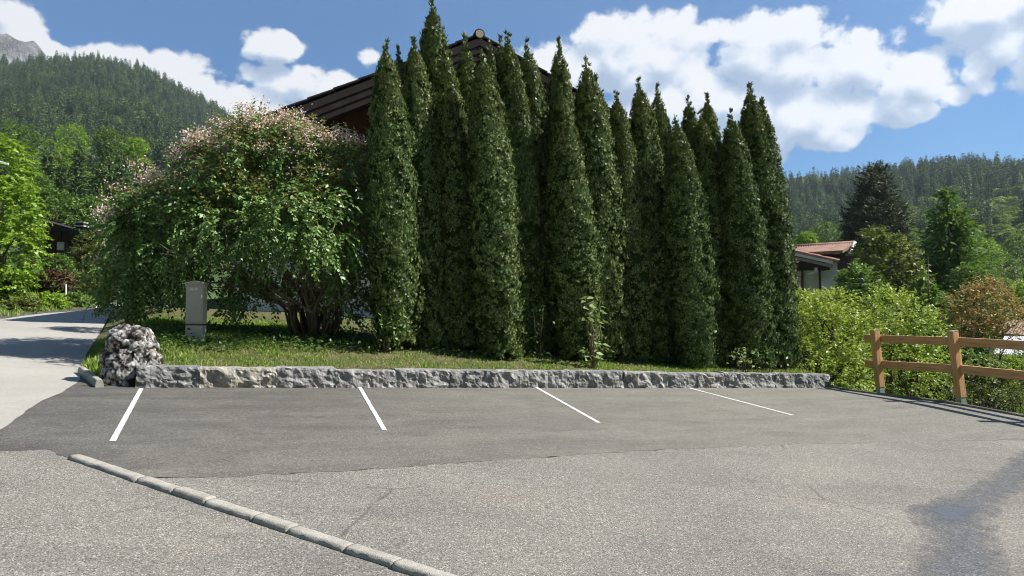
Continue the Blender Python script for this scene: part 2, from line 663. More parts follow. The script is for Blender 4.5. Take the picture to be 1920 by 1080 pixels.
    p = pos(g)
    n = g.noise(p, 0.12, 5, 0.6)
    c = g.ramp(n, [(0.3, (0.035, 0.060, 0.018)), (0.55, (0.060, 0.095, 0.026)), (0.75, (0.085, 0.105, 0.038))])
    c = g.mix(g.m('MULTIPLY', g.noise(p, 6.0, 3), 0.5), c, (0.03, 0.04, 0.015))
    surf(g, c, 0.9, 0.2, 0, g.bump(g.noise(p, 5.0, 4), 0.5, 0.1))
    M['meadow'] = m
    # lawn soil with litter
    m, g = mat_new('lawn_soil')
    p = pos(g)
    n = g.noise(p, 2.2, 5, 0.65)
    c = g.ramp(n, [(0.32, (0.055, 0.085, 0.022)), (0.5, (0.095, 0.095, 0.038)), (0.68, (0.150, 0.120, 0.075))])
    c = g.mix(1.0, c, g.ramp(g.noise(p, 60, 3, .8), [(0.3, 0.5), (0.7, 1.5)]), 'MULTIPLY')
    surf(g, c, 0.95, 0.15, 0, g.bump(g.noise(p, 40.0, 4), 0.6, 0.03))
    M['soil'] = m
    # quarried stone of the wall
    for nm, lo, hi in (('stone_a', (0.10, 0.10, 0.10), (0.40, 0.39, 0.37)), ('stone_b', (0.16, 0.15, 0.13), (0.46, 0.43, 0.37)), ('stone_c', (0.075, 0.075, 0.08), (0.32, 0.32, 0.31))):
        m, g = mat_new(nm)
        p = objco(g)
        n = g.noise(p, 9.0, 6, 0.7, 0.6)
        c = g.ramp(n, [(0.28, lo), (0.52, tuple((a + b) / 2 for a, b in zip(lo, hi))), (0.75, hi)])
        pale = g.smooth(g.noise(p, 5.0, 5, 0.7, 1.2), 0.56, 0.66)
        c = g.mix(g.m('MULTIPLY', pale, 0.85), c, (0.62, 0.60, 0.55))
        h = g.m('ADD', g.noise(p, 22.0, 6, 0.7), g.m('MULTIPLY', g.voro(p, 14.0), 0.6))
        surf(g, c, 0.85, 0.25, 0, g.bump(h, 0.8, 0.03))
        M[nm] = m
    # pitted boulder
    m, g = mat_new('boulder_stone')
    p = objco(g)
    att = g.node('ShaderNodeAttribute', attribute_name='pit')
    n = g.noise(p, 17.0, 7, 0.72, 0.5)
    f = g.m('ADD', g.m('MULTIPLY', att.outputs['Fac'], 1.0), g.m('MULTIPLY', g.m('SUBTRACT', n, 0.53), 1.7))
    c = g.ramp(f, [(0.24, (0.03, 0.027, 0.024)), (0.40, (0.105, 0.097, 0.09)), (0.60, (0.25, 0.238, 0.226)), (0.95, (0.52, 0.505, 0.49))])
    rust = g.smooth(g.noise(p, 4.0, 3), 0.62, 0.75)
    c = g.mix(g.m('MULTIPLY', rust, 0.45), c, (0.17, 0.11, 0.05))
    surf(g, c, 0.9, 0.2, 0, g.bump(n, 0.9, 0.02))
    M['boulder'] = m
    # concrete kerb
    m, g = mat_new('kerb_concrete')
    p = pos(g)
    n = g.noise(p, 7.0, 6, 0.7)
    c = g.ramp(n, [(0.3, (0.27, 0.255, 0.22)), (0.6, (0.40, 0.38, 0.335)), (0.8, (0.47, 0.45, 0.41))])
    fine = g.noise(p, 130.0, 3, 0.8)
    c = g.mix(1.0, c, g.ramp(fine, [(0.3, 0.65), (0.7, 1.25)]), 'MULTIPLY')
    surf(g, c, 0.9, 0.2, 0, g.bump(g.m('ADD', fine, n), 0.6, 0.012))
    M['kerb'] = m
    # larch wood of the fence
    m, g = mat_new('fence_wood')
    p = objco(g)
    s = g.noise(g.mapping(p, scale=(0.7, 14, 14)), 3.0, 5, 0.6, 0.3)
    c = g.ramp(s, [(0.3, (0.38, 0.20, 0.085)), (0.55, (0.60, 0.34, 0.155)), (0.75, (0.70, 0.44, 0.225))])
    knot = g.smooth(g.voro(g.mapping(p, scale=(1.2, 5, 5)), 2.0), 0.0, 0.12)
    c = g.mix(g.m('MULTIPLY', g.m('SUBTRACT', 1.0, knot), 0.75), c, (0.09, 0.04, 0.018))
    gr = g.smooth(g.noise(p, 1.6, 4), 0.5, 0.75)
    c = g.mix(g.m('MULTIPLY', gr, 0.35), c, (0.30, 0.24, 0.19))
    surf(g, c, 0.75, 0.3, 0, g.bump(s, 0.35, 0.01))
    M['wood'] = m
    M['endgrain'] = plain('post_top_wood', (0.44, 0.36, 0.26), 0.85, 0.2, 0, 0.3, 30, 0.3)
    M['zinc'] = plain('galvanised_steel', (0.42, 0.44, 0.47), 0.45, 0.5, 0.7, 0.12, 20)
    M['cabinet'] = plain('cabinet_grey', (0.36, 0.345, 0.295), 0.6, 0.35, 0, 0.10, 3.0, 0.05)
    M['cabinet_dark'] = plain('cabinet_seam', (0.06, 0.06, 0.058), 0.7, 0.3)
    M['plate'] = plain('cabinet_plate', (0.52, 0.52, 0.49), 0.5, 0.4, 0, 0.1, 60)
    M['plate_ink'] = plain('plate_print', (0.22, 0.22, 0.21), 0.6, 0.3)
    # bark
    m, g = mat_new('bark')
    p = objco(g)
    s = g.noise(g.mapping(p, scale=(9, 9, 1.6)), 3.0, 5, 0.7, 0.5)
    surf(g, g.ramp(s, [(0.3, (0.045, 0.032, 0.022)), (0.7, (0.16, 0.12, 0.085))]), 0.9, 0.2, 0, g.bump(s, 0.9, 0.03))
    M['bark'] = m
    m, g = mat_new('pale_bark')
    p = objco(g)
    s = g.noise(g.mapping(p, scale=(9, 9, 2.0)), 4.0, 5, 0.7, 0.5)
    surf(g, g.ramp(s, [(0.3, (0.10, 0.075, 0.055)), (0.7, (0.30, 0.25, 0.20))]), 0.9, 0.2, 0, g.bump(s, 0.7, 0.02))
    M['palebark'] = m
    # foliage
    M['thuja'] = leaf_mat('thuja_scales', [(0.0, (0.022, 0.054, 0.013)), (0.5, (0.056, 0.104, 0.024)), (0.8, (0.130, 0.180, 0.050)), (1.0, (0.28, 0.32, 0.11))], 0.03, 0.5, 0.32, 2.2, 0.22, 0.15)
    M['thuja_tip'] = leaf_mat('thuja_young_tips', [(0.0, (0.040, 0.066, 0.010)), (0.5, (0.080, 0.112, 0.018)), (1.0, (0.16, 0.18, 0.042))], 0.12, 0.45, 0.45, 3.0, 0.2, 0.2)
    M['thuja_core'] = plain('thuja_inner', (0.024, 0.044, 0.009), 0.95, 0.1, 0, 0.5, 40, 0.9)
    M['dead_thuja'] = leaf_mat('thuja_dry_sprays', [(0, (0.05, 0.03, 0.014)), (1, (0.13, 0.085, 0.04))], 0.1, 0.8, 0.1)
    M['kolk'] = leaf_mat('bush_leaf', [(0.0, (0.060, 0.120, 0.028)), (0.5, (0.124, 0.224, 0.052)), (1.0, (0.230, 0.330, 0.100))], 0.25, 0.45, 0.5, 1.2, 0.3)
    M['kolk_young'] = leaf_mat('bush_young_leaf', [(0.0, (0.150, 0.190, 0.050)), (0.6, (0.250, 0.265, 0.090)), (1.0, (0.330, 0.240, 0.130))], 0.3, 0.45, 0.4, 1.5, 0.3)
    M['blossom'] = leaf_mat('pink_blossom', [(0.0, (0.62, 0.38, 0.42)), (0.5, (0.76, 0.58, 0.58)), (1.0, (0.85, 0.76, 0.74))], 0.3, 0.6, 0.2, 3.0, 0.2)
    M['yew'] = leaf_mat('dark_needles', [(0.0, (0.022, 0.042, 0.014)), (1.0, (0.072, 0.120, 0.035))], 0.1, 0.55, 0.3)
    M['bright'] = leaf_mat('bright_leaf', [(0.0, (0.128, 0.230, 0.024)), (0.5, (0.212, 0.348, 0.037)), (1.0, (0.323, 0.451, 0.068))], 0.42, 0.45, 0.4, 0.8, 0.25)
    M['yellow'] = leaf_mat('yellow_green_leaf', [(0.0, (0.162, 0.238, 0.034)), (0.5, (0.264, 0.357, 0.054)), (1.0, (0.408, 0.484, 0.119))], 0.42, 0.45, 0.4, 1.2, 0.25)
    M['mid'] = leaf_mat('mid_green_leaf', [(0.0, (0.065, 0.128, 0.024)), (0.5, (0.116, 0.201, 0.041)), (1.0, (0.187, 0.272, 0.068))], 0.35, 0.5, 0.35, 0.5, 0.3)
    M['olive'] = leaf_mat('olive_leaf', [(0.0, (0.088, 0.120, 0.029)), (1.0, (0.208, 0.240, 0.064))], 0.35, 0.5, 0.3, 1.0, 0.3)
    M['heather'] = leaf_mat('brown_heather', [(0.0, (0.070, 0.042, 0.028)), (0.7, (0.147, 0.091, 0.056)), (1.0, (0.168, 0.154, 0.070))], 0.2, 0.7, 0.2, 2.0, 0.3)
    M['copper'] = leaf_mat('copper_leaf', [(0.0, (0.190, 0.165, 0.060)), (0.5, (0.300, 0.225, 0.090)), (1.0, (0.400, 0.250, 0.120))], 0.4, 0.5, 0.35, 1.0, 0.35)
    M['pine'] = leaf_mat('pine_needles', [(0.0, (0.026, 0.042, 0.020)), (0.6, (0.055, 0.078, 0.034)), (1.0, (0.105, 0.105, 0.055))], 0.12, 0.6, 0.25, 0.5, 0.3)
    M['larch'] = leaf_mat('larch_needles', [(0.0, (0.060, 0.128, 0.027)), (0.6, (0.102, 0.188, 0.039)), (1.0, (0.165, 0.255, 0.054))], 0.35, 0.6, 0.2, 0.5, 0.3)
    M['spruce'] = leaf_mat('spruce_needles', [(0.0, (0.050, 0.092, 0.036)), (0.6, (0.100, 0.165, 0.058)), (1.0, (0.175, 0.255, 0.085))], 0.1, 0.6, 0.25, 0.02, 0.3, 0.8)
    M['hillleaf'] = leaf_mat('hill_leaf', [(0.0, (0.110, 0.180, 0.036)), (0.5, (0.210, 0.300, 0.056)), (1.0, (0.340, 0.420, 0.095))], 0.3, 0.6, 0.2, 0.02, 0.3, 0.8)
    M['grass'] = leaf_mat('grass_blade', [(0.0, (0.098, 0.191, 0.025)), (0.5, (0.187, 0.312, 0.043)), (0.85, (0.285, 0.373, 0.078)), (1.0, (0.463, 0.443, 0.171))], 0.35, 0.55, 0.3, 1.3, 0.35)
    M['cover'] = leaf_mat('cover_leaf', [(0.0, (0.038, 0.083, 0.021)), (1.0, (0.105, 0.188, 0.045))], 0.3, 0.45, 0.4, 1.5, 0.2)
    M['litter'] = leaf_mat('dry_litter', [(0.0, (0.12, 0.085, 0.05)), (1.0, (0.34, 0.27, 0.19))], 0.1, 0.8, 0.2)
    M['sapling'] = leaf_mat('sapling_leaf', [(0.0, (0.140, 0.210, 0.070)), (1.0, (0.308, 0.392, 0.154))], 0.3, 0.4, 0.5)
    M['redleaf'] = leaf_mat('red_leaf', [(0.0, (0.22, 0.06, 0.04)), (1.0, (0.36, 0.13, 0.09))], 0.3, 0.5, 0.4)
    M['white_flower'] = leaf_mat('white_flower', [(0.0, (0.5, 0.5, 0.48)), (1.0, (0.75, 0.75, 0.72))], 0.2, 0.6, 0.2)
    # houses
    m, g = mat_new('dark_boards')
    p = objco(g)
    s = g.noise(g.mapping(p, scale=(1.2, 12, 12)), 3.0, 4, 0.6)
    surf(g, g.ramp(s, [(0.3, (0.026, 0.017, 0.013)), (0.7, (0.060, 0.041, 0.033))]), 0.7, 0.3, 0, g.bump(s, 0.3, 0.01))
    M['darkwood'] = m
    M['barge'] = plain('stained_boards', (0.036, 0.027, 0.028), 0.85, 0.12, 0, 0.25, 4, 0.2)
    M['redwood'] = plain('red_brown_boards', (0.085, 0.034, 0.020), 0.7, 0.3, 0, 0.3, 5, 0.2)
    M['rooftile'] = plain('dark_roof_tile', (0.030, 0.026, 0.025), 0.9, 0.15, 0, 0.4, 9, 0.4)
    M['ridgeend'] = plain('ridge_end_disc', (0.42, 0.33, 0.25), 0.8, 0.2, 0, 0.2, 20, 0.2)
    M['plaster'] = plain('white_plaster', (0.72, 0.72, 0.70), 0.9, 0.2, 0, 0.06, 3, 0.1)
    M['shadedplaster'] = plain('shaded_plaster', (0.42, 0.43, 0.44), 0.9, 0.2, 0, 0.06, 1.5, 0.1)  # white walls, their shadow darkened into the colour
    M['redtile'] = plain('red_roof_tile', (0.20, 0.115, 0.088), 0.8, 0.25, 0, 0.3, 2.5, 0.3)
    M['gutter'] = plain('pale_gutter', (0.50, 0.48, 0.46), 0.5, 0.4, 0.2, 0.1, 5)
    M['greywood'] = plain('weathered_boards', (0.23, 0.20, 0.165), 0.8, 0.2, 0, 0.3, 6, 0.3)
    M['browntile'] = plain('brown_roof', (0.22, 0.15, 0.115), 0.8, 0.25, 0, 0.25, 3, 0.3)
    M['palemetal'] = plain('pale_sheet_roof', (0.42, 0.44, 0.47), 0.5, 0.4, 0.1, 0.1, 3)
    m, g = mat_new('window_glass')
    surf(g, (0.05, 0.06, 0.07), 0.06, 0.8)
    M['glass'] = m
    M['curtain'] = plain('net_curtain', (0.45, 0.47, 0.5), 0.9, 0.1)
    M['rock'] = plain('garden_rock', (0.30, 0.28, 0.255), 0.9, 0.2, 0, 0.5, 7, 0.8)
    m, g = mat_new('mountain_rock')
    p = pos(g)
    n = g.noise(g.mapping(p, scale=(1, 1, 0.5)), 0.032, 8, 0.7, 0.8)
    c = g.ramp(n, [(0.34, (0.13, 0.135, 0.13)), (0.5, (0.25, 0.245, 0.24)), (0.68, (0.36, 0.35, 0.34))])
    g2 = g.smooth(g.noise(p, 0.012, 6, 0.7), 0.54, 0.62)
    c = g.mix(g.m('MULTIPLY', g2, 0.6), c, (0.10, 0.115, 0.08))
    surf(g, c, 0.95, 0.1, 0, g.bump(n, 1.0, 40.0))
    M['mountain'] = m


make_materials()

# ------------------------------------------------------------------ ground, tarmac


def make_ground():
    th = np.linspace(-math.pi, math.pi, 361)[:-1]
    rr = np.concatenate([np.arange(0.5, 40, 0.5), np.geomspace(40, 1100, 110)])
    A, B = np.meshgrid(th, rr)
    x = B * np.sin(A)
    y = B * np.cos(A)
    z = T(x, y)
    v = np.stack([x.ravel(), y.ravel(), z.ravel()], 1)
    nt, nr = len(th), len(rr)
    i, j = np.meshgrid(np.arange(nr - 1), np.arange(nt), indexing='ij')
    j2 = (j + 1) % nt
    f = np.stack([i * nt + j, i * nt + j2, (i + 1) * nt + j2, (i + 1) * nt + j], -1).reshape(-1, 4)[:, ::-1]
    o = link('ground', mesh_np('ground', v, f, 4, True), M['meadow'])
    tag(o, kind='structure')
    # snowless limestone mountain far behind the left hill
    mb = []
    n = 70
    for iy in range(n):
        for ix in range(n):
            u, w = ix / (n - 1), iy / (n - 1)
            X = -1650 + 1050 * u
            Y = 1100 + 800 * w
            # a ridge running down to the right
            h = (585 - (X + 1011) * 1.0)
            h -= abs(Y - 1475) * 0.75
            q = Vector((X, Y, 0)) * 0.008
            h += 75 * (mnoise.fractal(q, 0.9, 2.1, 6) if True else 0)
            mb.append((X, Y, max(h, -50)))
    fs = [(r * n + c, r * n + c + 1, (r + 1) * n + c + 1, (r + 1) * n + c) for r in range(n - 1) for c in range(n - 1)]
    o = link('mountain', mesh_np('mountain', mb, fs, 4, False), M['mountain'])
    tag(o, kind='structure')


def sheet(name, poly, mat, dz, H=G, step=0.5):
    bm = bmesh.new()
    vs = [bm.verts.new((p[0], p[1], 0)) for p in poly]
    bm.faces.new(vs)
    bmesh.ops.triangulate(bm, faces=bm.faces[:])
    xs = [p[0] for p in poly]
    ys = [p[1] for p in poly]
    k = math.ceil(min(xs) / step) * step
    while k < max(xs):
        bmesh.ops.bisect_plane(bm, geom=bm.verts[:] + bm.edges[:] + bm.faces[:], plane_co=(k, 0, 0), plane_no=(1, 0, 0), dist=1e-5)
        k += step
    k = math.ceil(min(ys) / step) * step
    while k < max(ys):
        bmesh.ops.bisect_plane(bm, geom=bm.verts[:] + bm.edges[:] + bm.faces[:], plane_co=(0, k, 0), plane_no=(0, 1, 0), dist=1e-5)
        k += step
    for v in bm.verts:
        v.co.z = float(H(v.co.x, v.co.y)) + dz
    bmesh.ops.recalc_face_normals(bm, faces=bm.faces[:])
    if sum(f.normal.z for f in bm.faces) < 0:
        bmesh.ops.reverse_faces(bm, faces=bm.faces[:])
    for f in bm.faces:
        f.smooth = True
    me = bpy.data.meshes.new(name)
    bm.to_mesh(me)
    bm.free()
    return link(name, me, mat)


def ragged(pts, amp=0.02, seg=0.12, seed=1, closed=False):
    rng = random.Random(seed)
    out = []
    for a, b in zip(pts[:-1], pts[1:]):
        a = Vector(a[:2])
        b = Vector(b[:2])
        n = max(1, int((b - a).length / seg))
        nrm = Vector((-(b - a).y, (b - a).x)).normalized()
        for i in range(n):
            p = a.lerp(b, i / n)
            if i:
                p = p + nrm * rng.uniform(-amp, amp)
            out.append((p.x, p.y))
    out.append(tuple(pts[-1][:2]))
    return out


def g2(px, py):
    p = gp(px, py)
    return (p.x, p.y)


def make_tarmac():
    e0 = EDGE_A
    et = np.array([0.489, -0.872])
    ea = e0
    eb = g2(1920, 782)
    ed = (eb[0] + 0.9, eb[1] - 2.4)
    ee = (eb[0] + 2.2, eb[1] - 8.0)
    wa = wall_pt(-0.35, 0.25)
    wb = wall_pt(4.25, 0.25)
    old = [(-16, -9), ee and (ee[0] + 1.0, -9), ee, ed, eb, tuple(ea), tuple(wb), tuple(wa)] + ROAD_EDGE[1:] + [(ROAD_EDGE[-1][0] - 5, ROAD_EDGE[-1][1] + 2.0)]
    far = [g2(150, 583), g2(90, 587), g2(45, 592), g2(0, 599)]
    old += [(far[0][0] - .2, far[0][1] + 1.5)] + far + [(-17, 16.0), (-20, 13.0), (-20, -9)]
    o = sheet('old_tarmac', old, M['old'], -0.002)
    tag(o, kind='structure')
    # the lane that climbs at the left
    lane = [g2(0, 806), g2(48, 770), g2(70, 757), g2(112, 738), g2(150, 712)]
    lane = ragged(lane, 0.02, 0.15, 4)
    lane = [(-9.5, lane[0][1] - 3.2)] + lane + [ROAD_EDGE[1]] + ROAD_EDGE[2:] + [(ROAD_EDGE[-1][0] - 5, ROAD_EDGE[-1][1] + 2.0), (far[0][0] - .2, far[0][1] + 1.5)] + far + [(-17, 16.0), (-19.5, 13.0), (-19.5, 3)]
    o = sheet('lane', lane, M['road'], 0.0025)
    tag(o, kind='structure')
    # fresh tarmac of the parking bays
    low = [g2(-160, 850), g2(0, 846), g2(88, 842), g2(128, 858), g2(290, 896), g2(400, 894), g2(640, 884), g2(900, 865), g2(1200, 845), g2(1500, 832), g2(1700, 827), g2(1920, 824)]
    low = ragged(low, 0.03, 0.07, 2)
    right = [(eb[0] + 0.15, eb[1] - 0.4), eb, tuple(ea)]
    left = [g2(183, 725), g2(150, 700), g2(150, 712), g2(112, 738), g2(70, 757), g2(48, 770), g2(0, 806), g2(-160, 830)]
    new = low + right + [tuple(wall_pt(4.25, 0.2)), tuple(wall_pt(-0.30, 0.2))] + left
    o = sheet('new_tarmac', new, M['new'], 0.0)
    tag(o, kind='structure')
    # rolled lip of the fresh tarmac at the bank
    mb = MB()
    pts = [ea, np.array(eb), np.array(ed)]
    for a, b in zip(pts[:-1], pts[1:]):
        n = 12
        ps = []
        for i in range(n + 1):
            p = np.array(a) + (np.array(b) - np.array(a)) * i / n
            ps.append((p[0] + .01, p[1] + .01, float(G(p[0], p[1])) + 0.005))
        mb.tube(ps, [0.035] * (n + 1), 6)
    o = mb.build('tarmac_lip', M['new'])
    tag(o, kind='structure')
    # painted bay lines
    lines = [((265, 729), (211, 828), 'white bay line beside the pitted boulder, leftmost of the four'),
             ((675, 727), (721, 807), 'white bay line in front of the dark thuja hedge, second from the boulder'),
             ((1006, 727), (1123, 793), 'white bay line below the leafy sapling, third from the boulder'),
             ((1293, 728), (1487, 779), 'white bay line nearest to the wooden fence, longest slanting')]
    for k, (a, b, lab) in enumerate(lines):
        a = Vector(gp(*a)[:2])
        b = Vector(gp(*b)[:2])
        n = Vector((-(b - a).y, (b - a).x)).normalized() * 0.024
        pl = [a + n, b + n, b - n, a - n]
        ra = ragged([a + n, b + n], 0.002, 0.06, 10 + k) + ragged([b - n, a - n], 0.002, 0.06, 20 + k)
        o = sheet('bay_line', ra, M['paint'], 0.005)
        tag(o, lab, 'road marking', 'painted parking bay lines')
    # wet run-off and puddle
    def soft(name, poly, mat, dz, step=0.12):
        o = sheet(name, poly, mat, dz, G, step)
        me = o.data
        pp = [tuple(p) for p in poly] + [tuple(poly[0])]
        vx = np.array([v.co.x for v in me.vertices])
        vy = np.array([v.co.y for v in me.vertices])
        d = poly_dist(vx, vy, pp)
        at_ = me.attributes.new('rim', 'FLOAT', 'POINT')
        at_.data.foreach_set('value', d.astype(np.float32))
        return o
    wet = [g2(x, y) for x, y in ((1990, 818), (1900, 850), (1865, 885), (1800, 920), (1690, 952), (1715, 985), (1728, 1015), (1690, 1060), (1670, 1120),
                                 (1930, 1160), (1900, 1070), (1880, 1020), (1872, 975), (1890, 935), (1960, 900))]
    tag(soft('wet_tarmac', wet, M['wet'], 0.0), kind='structure')
    pud = [g2(x, y) for x, y in ((1722, 948), (1770, 940), (1830, 948), (1848, 965), (1830, 984), (1780, 986), (1740, 972))]
    tag(soft('puddle', pud, M['puddle'], 0.004, 0.05), kind='structure')
    wet2 = [g2(x, y) for x, y in ((1505, 1076), (1540, 1066), (1585, 1072), (1610, 1086), (1590, 1110), (1510, 1110))]
    tag(soft('damp_spot', wet2, M['wet'], 0.0, 0.06), kind='structure')


make_ground()
make_tarmac()

# ------------------------------------------------------------------ kerbs, wall, boulder


def rough_block(lx, ly, lz, seed, amp=0.03, nx=10, ny=4, nz=4, round_=0.02, tight=True):
    """a stone block with a broken face, base centre at the origin, long axis X; the ends stay straight so that stones butt together"""
    bm = bmesh.new()
    bmesh.ops.create_cube(bm, size=1.0)
    me = bpy.data.meshes.new('stone')

    def cuts(axis, n):
        for i in range(1, n):
            no = [0, 0, 0]
            no[axis] = 1
            co = [0, 0, 0]
            co[axis] = -0.5 + i / n
            bmesh.ops.bisect_plane(bm, geom=bm.verts[:] + bm.edges[:] + bm.faces[:], plane_co=co, plane_no=no, dist=1e-6)
    cuts(0, nx)
    cuts(1, ny)
    cuts(2, nz)
    off = Vector((seed * 3.17, seed * 1.31, seed * 7.7))
    for v in bm.verts:
        c = v.co
        p = Vector((c.x * lx, c.y * ly, (c.z + .5) * lz))
        ey, ez = abs(abs(c.y) - .5) < 1e-4, abs(c.z - .5) < 1e-4
        if ey and ez:
            p.y -= math.copysign(round_, c.y)
            p.z -= round_ * .6
        ends = abs(abs(c.x) - .5) < 1e-4
        if ends and (ey or ez) and not tight:
            p.x -= math.copysign(round_ * .45, c.x)
        q = p + off
        n1 = mnoise.noise_vector(q * 6)
        n2 = mnoise.noise_vector(q * 17)
        rid = mnoise.ridged_multi_fractal(q * 5, 1.0, 2.0, 4, 1.0, 2.0) - 1.0
        k = amp
        d = n1 * k * .8 + n2 * k * .5
        if c.y < -.49:
            d.y -= rid * k * .7
        d.z *= .3 if c.z > .45 else .6
        d.x *= .15 if ends else .6
        p += d
        v.co = p
    bm.to_mesh(me)
    bm.free()
    return me


def make_kerbs():
    a = Vector(gp(136, 858)[:2])
    b = Vector(gp(815, 1084)[:2])
    dirv = (b - a).normalized()
    total = (b - a).length
    root = empty('kerb', (a.x, a.y, float(G(a.x, a.y))))
    tag(root, 'long low concrete kerb with cracked joints across the foreground tarmac', 'kerb')
    rng = random.Random(3)
    joints = [Vector(gp(x, y)[:2]) for x, y in ((263, 902), (330, 924), (383, 946), (478, 975), (533, 1000), (640, 1036), (729, 1066))]
    ts = [0] + [(j - a).dot(dirv) for j in joints]
    t = ts[-1]
    while t < total + 2.6:
        t += rng.uniform(.42, .6)
        ts.append(t)
    ang = math.atan2(dirv.y, dirv.x)
    for i, (t0, t1) in enumerate(zip(ts[:-1], ts[1:])):
        mid = a + dirv * (t0 + t1) / 2
        ln = (t1 - t0) - 0.006
        me = rough_block(ln, 0.098, 0.125, i + 1, 0.007, 16, 4, 4, 0.007, False)
        o = link('kerb_stone', me, M['kerb'], root)
        for p in me.polygons:
            p.use_smooth = True
        z = float(G(mid.x, mid.y))
        sl = (float(G(*(a + dirv * t1))) - float(G(*(a + dirv * t0)))) / (t1 - t0)
        o.location = Vector((mid.x, mid.y, z - 0.090 + rng.uniform(-.007, .007))) - root.location
        o.rotation_euler = (rng.uniform(-.02, .02), -math.atan(sl), ang + rng.uniform(-.02, .02))
    # short edging stone between lane and lawn
    a = Vector(gp(151, 700)[:2])
    b = Vector(gp(182, 725)[:2])
    mid = (a + b) / 2
    me = rough_block((b - a).length + 0.1, 0.09, 0.16, 77, 0.003, 8, 4, 3, 0.012)
    o = link('edging_stone', me, M['kerb'])
    o.location = (mid.x + .02, mid.y, float(G(mid.x, mid.y)) - 0.07)
    sl = (float(G(*b)) - float(G(*a))) / (b - a).length
    o.rotation_euler = (0, -math.atan(sl), math.atan2((b - a).y, (b - a).x))
    tag(o, 'narrow concrete edging stone left of the pitted boulder, between lane and grass', 'kerb')


def make_wall():
    t0, t1 = -0.02, 4.23
    bayl = float(np.linalg.norm(WALL_D))
    p0 = wall_pt(t0)
    root = empty('stone_wall', (p0[0], p0[1], float(G(*p0))))
    tag(root, 'low grey rough-split stone wall along the edge of the lawn', 'wall')
    rng = random.Random(11)
    ang = math.atan2(WALL_U[1], WALL_U[0])
    t = t0
    i = 0
    mats = ['stone_a', 'stone_b', 'stone_c']
    while t < t1 - 0.02:
        ln = rng.uniform(0.45, 1.05)
        if t + ln / bayl > t1 - 0.1:
            ln = (t1 - t) * bayl
        tm = t + ln / 2 / bayl
        c = wall_pt(tm, 0.15 + rng.uniform(-.008, .008))
        h = 0.25 + rng.uniform(-.010, .010) + 0.07
        me = rough_block(ln - 0.0015, 0.30, h, i + 31, 0.044, max(8, int(ln / 0.03)), 6, 10, 0.014)
        mt = M['stone_b'] if i == 1 else M[rng.choice(['stone_a', 'stone_c', 'stone_a'])]
        o = link('stone', me, mt, root)
        sl = -0.0617 * WALL_U[0] + 0.0477 * WALL_U[1]
        o.location = Vector((c[0], c[1], float(G(*c)) - 0.07 + rng.uniform(-.006, .006))) - root.location
        o.rotation_euler = (rng.uniform(-.03, .03), -math.atan(sl), ang + rng.uniform(-.015, .015))
        t += ln / bayl
        i += 1


def make_boulder():
    Y = gp(247, 722).y + 0.22
    base = gp(247, 722)
    cx = at(247, 722, Y).x
    k = Y / FPX
    bm = bmesh.new()
    bmesh.ops.create_icosphere(bm, subdivisions=6, radius=1.0)
    lay = []
    # overlapping rounded lobes, offsets in photograph pixels around (247, 665) turned into metres
    lobes = [((-2, 22), 50, 0), ((0, 44), 54, 0), ((-14, -22), 36, 0), ((8, -25), 31, 0), ((34, 10), 23, 0), ((-34, 10), 26, 0), ((32, 42), 28, 0), ((-32, 44), 30, 0), ((14, -4), 36, 0)]
    LB = [(Vector((dx * k, 0, -dy * k)), r * k * 1.0) for (dx, dy), r, _ in lobes]
    pits = []
    for v in bm.verts:
        d = v.co.normalized()
        # star shaped union of the lobes seen from the middle
        best = 0.1
        for c, r in LB:
            b = d.dot(c)
            disc = b * b - (c.length_squared - r * r)
            if disc > 0:
                best = max(best, b + math.sqrt(disc))
        p = d * best
        f1 = mnoise.fractal(p * 5 + Vector((3, 7, 1)), 0.9, 2.0, 4)
        w = mnoise.noise_vector(p * 5) * .9 + mnoise.noise_vector(p * 14) * .35
        dist, pts = mnoise.voronoi(p * 9 + w)
        crease = min(1, (dist[1] - dist[0]) * 3.2)
        d2, _p = mnoise.voronoi(p * 21 + w * 1.5)
        crease2 = min(1, (d2[1] - d2[0]) * 2.6)
        hole = max(0, mnoise.noise(p * 11 + Vector((9, 2, 4))) - .12)
        hole2 = max(0, mnoise.noise(p * 26 + Vector((1, 8, 4))) - .15)
        pit = crease * .30 + crease2 * .25 + .36 - hole * 1.6 - hole2 * 1.3 + .25 * mnoise.noise(p * 8)
        f2 = mnoise.fractal(p * 17 + Vector((5, 1, 2)), 0.8, 2.0, 4)
        disp = -0.012 * (1 - crease) - 0.004 * (1 - crease2) + 0.030 * f1 + .005 * f2 - 0.06 * hole - .016 * hole2
        v.co = d * max(0.08, best + disp)
        pits.append(max(0.0, min(1.0, pit)))
    me = bpy.data.meshes.new('boulder')
    bm.to_mesh(me)
    bm.free()
    a = me.attributes.new('pit', 'FLOAT', 'POINT')
    a.data.foreach_set('value', pits)
    for p in me.polygons:
        p.use_smooth = True
    o = link('boulder', me, M['boulder'])
    z = at(247, 665, Y).z
    o.location = (cx, Y, z)
    tag(o, 'pitted white and dark boulder standing at the left end of the stone wall', 'boulder')


make_kerbs()
make_wall()
make_boulder()

# ------------------------------------------------------------------ foliage generators


def unit(v):
    return v / np.maximum(np.linalg.norm(v, axis=-1, keepdims=True), 1e-9)


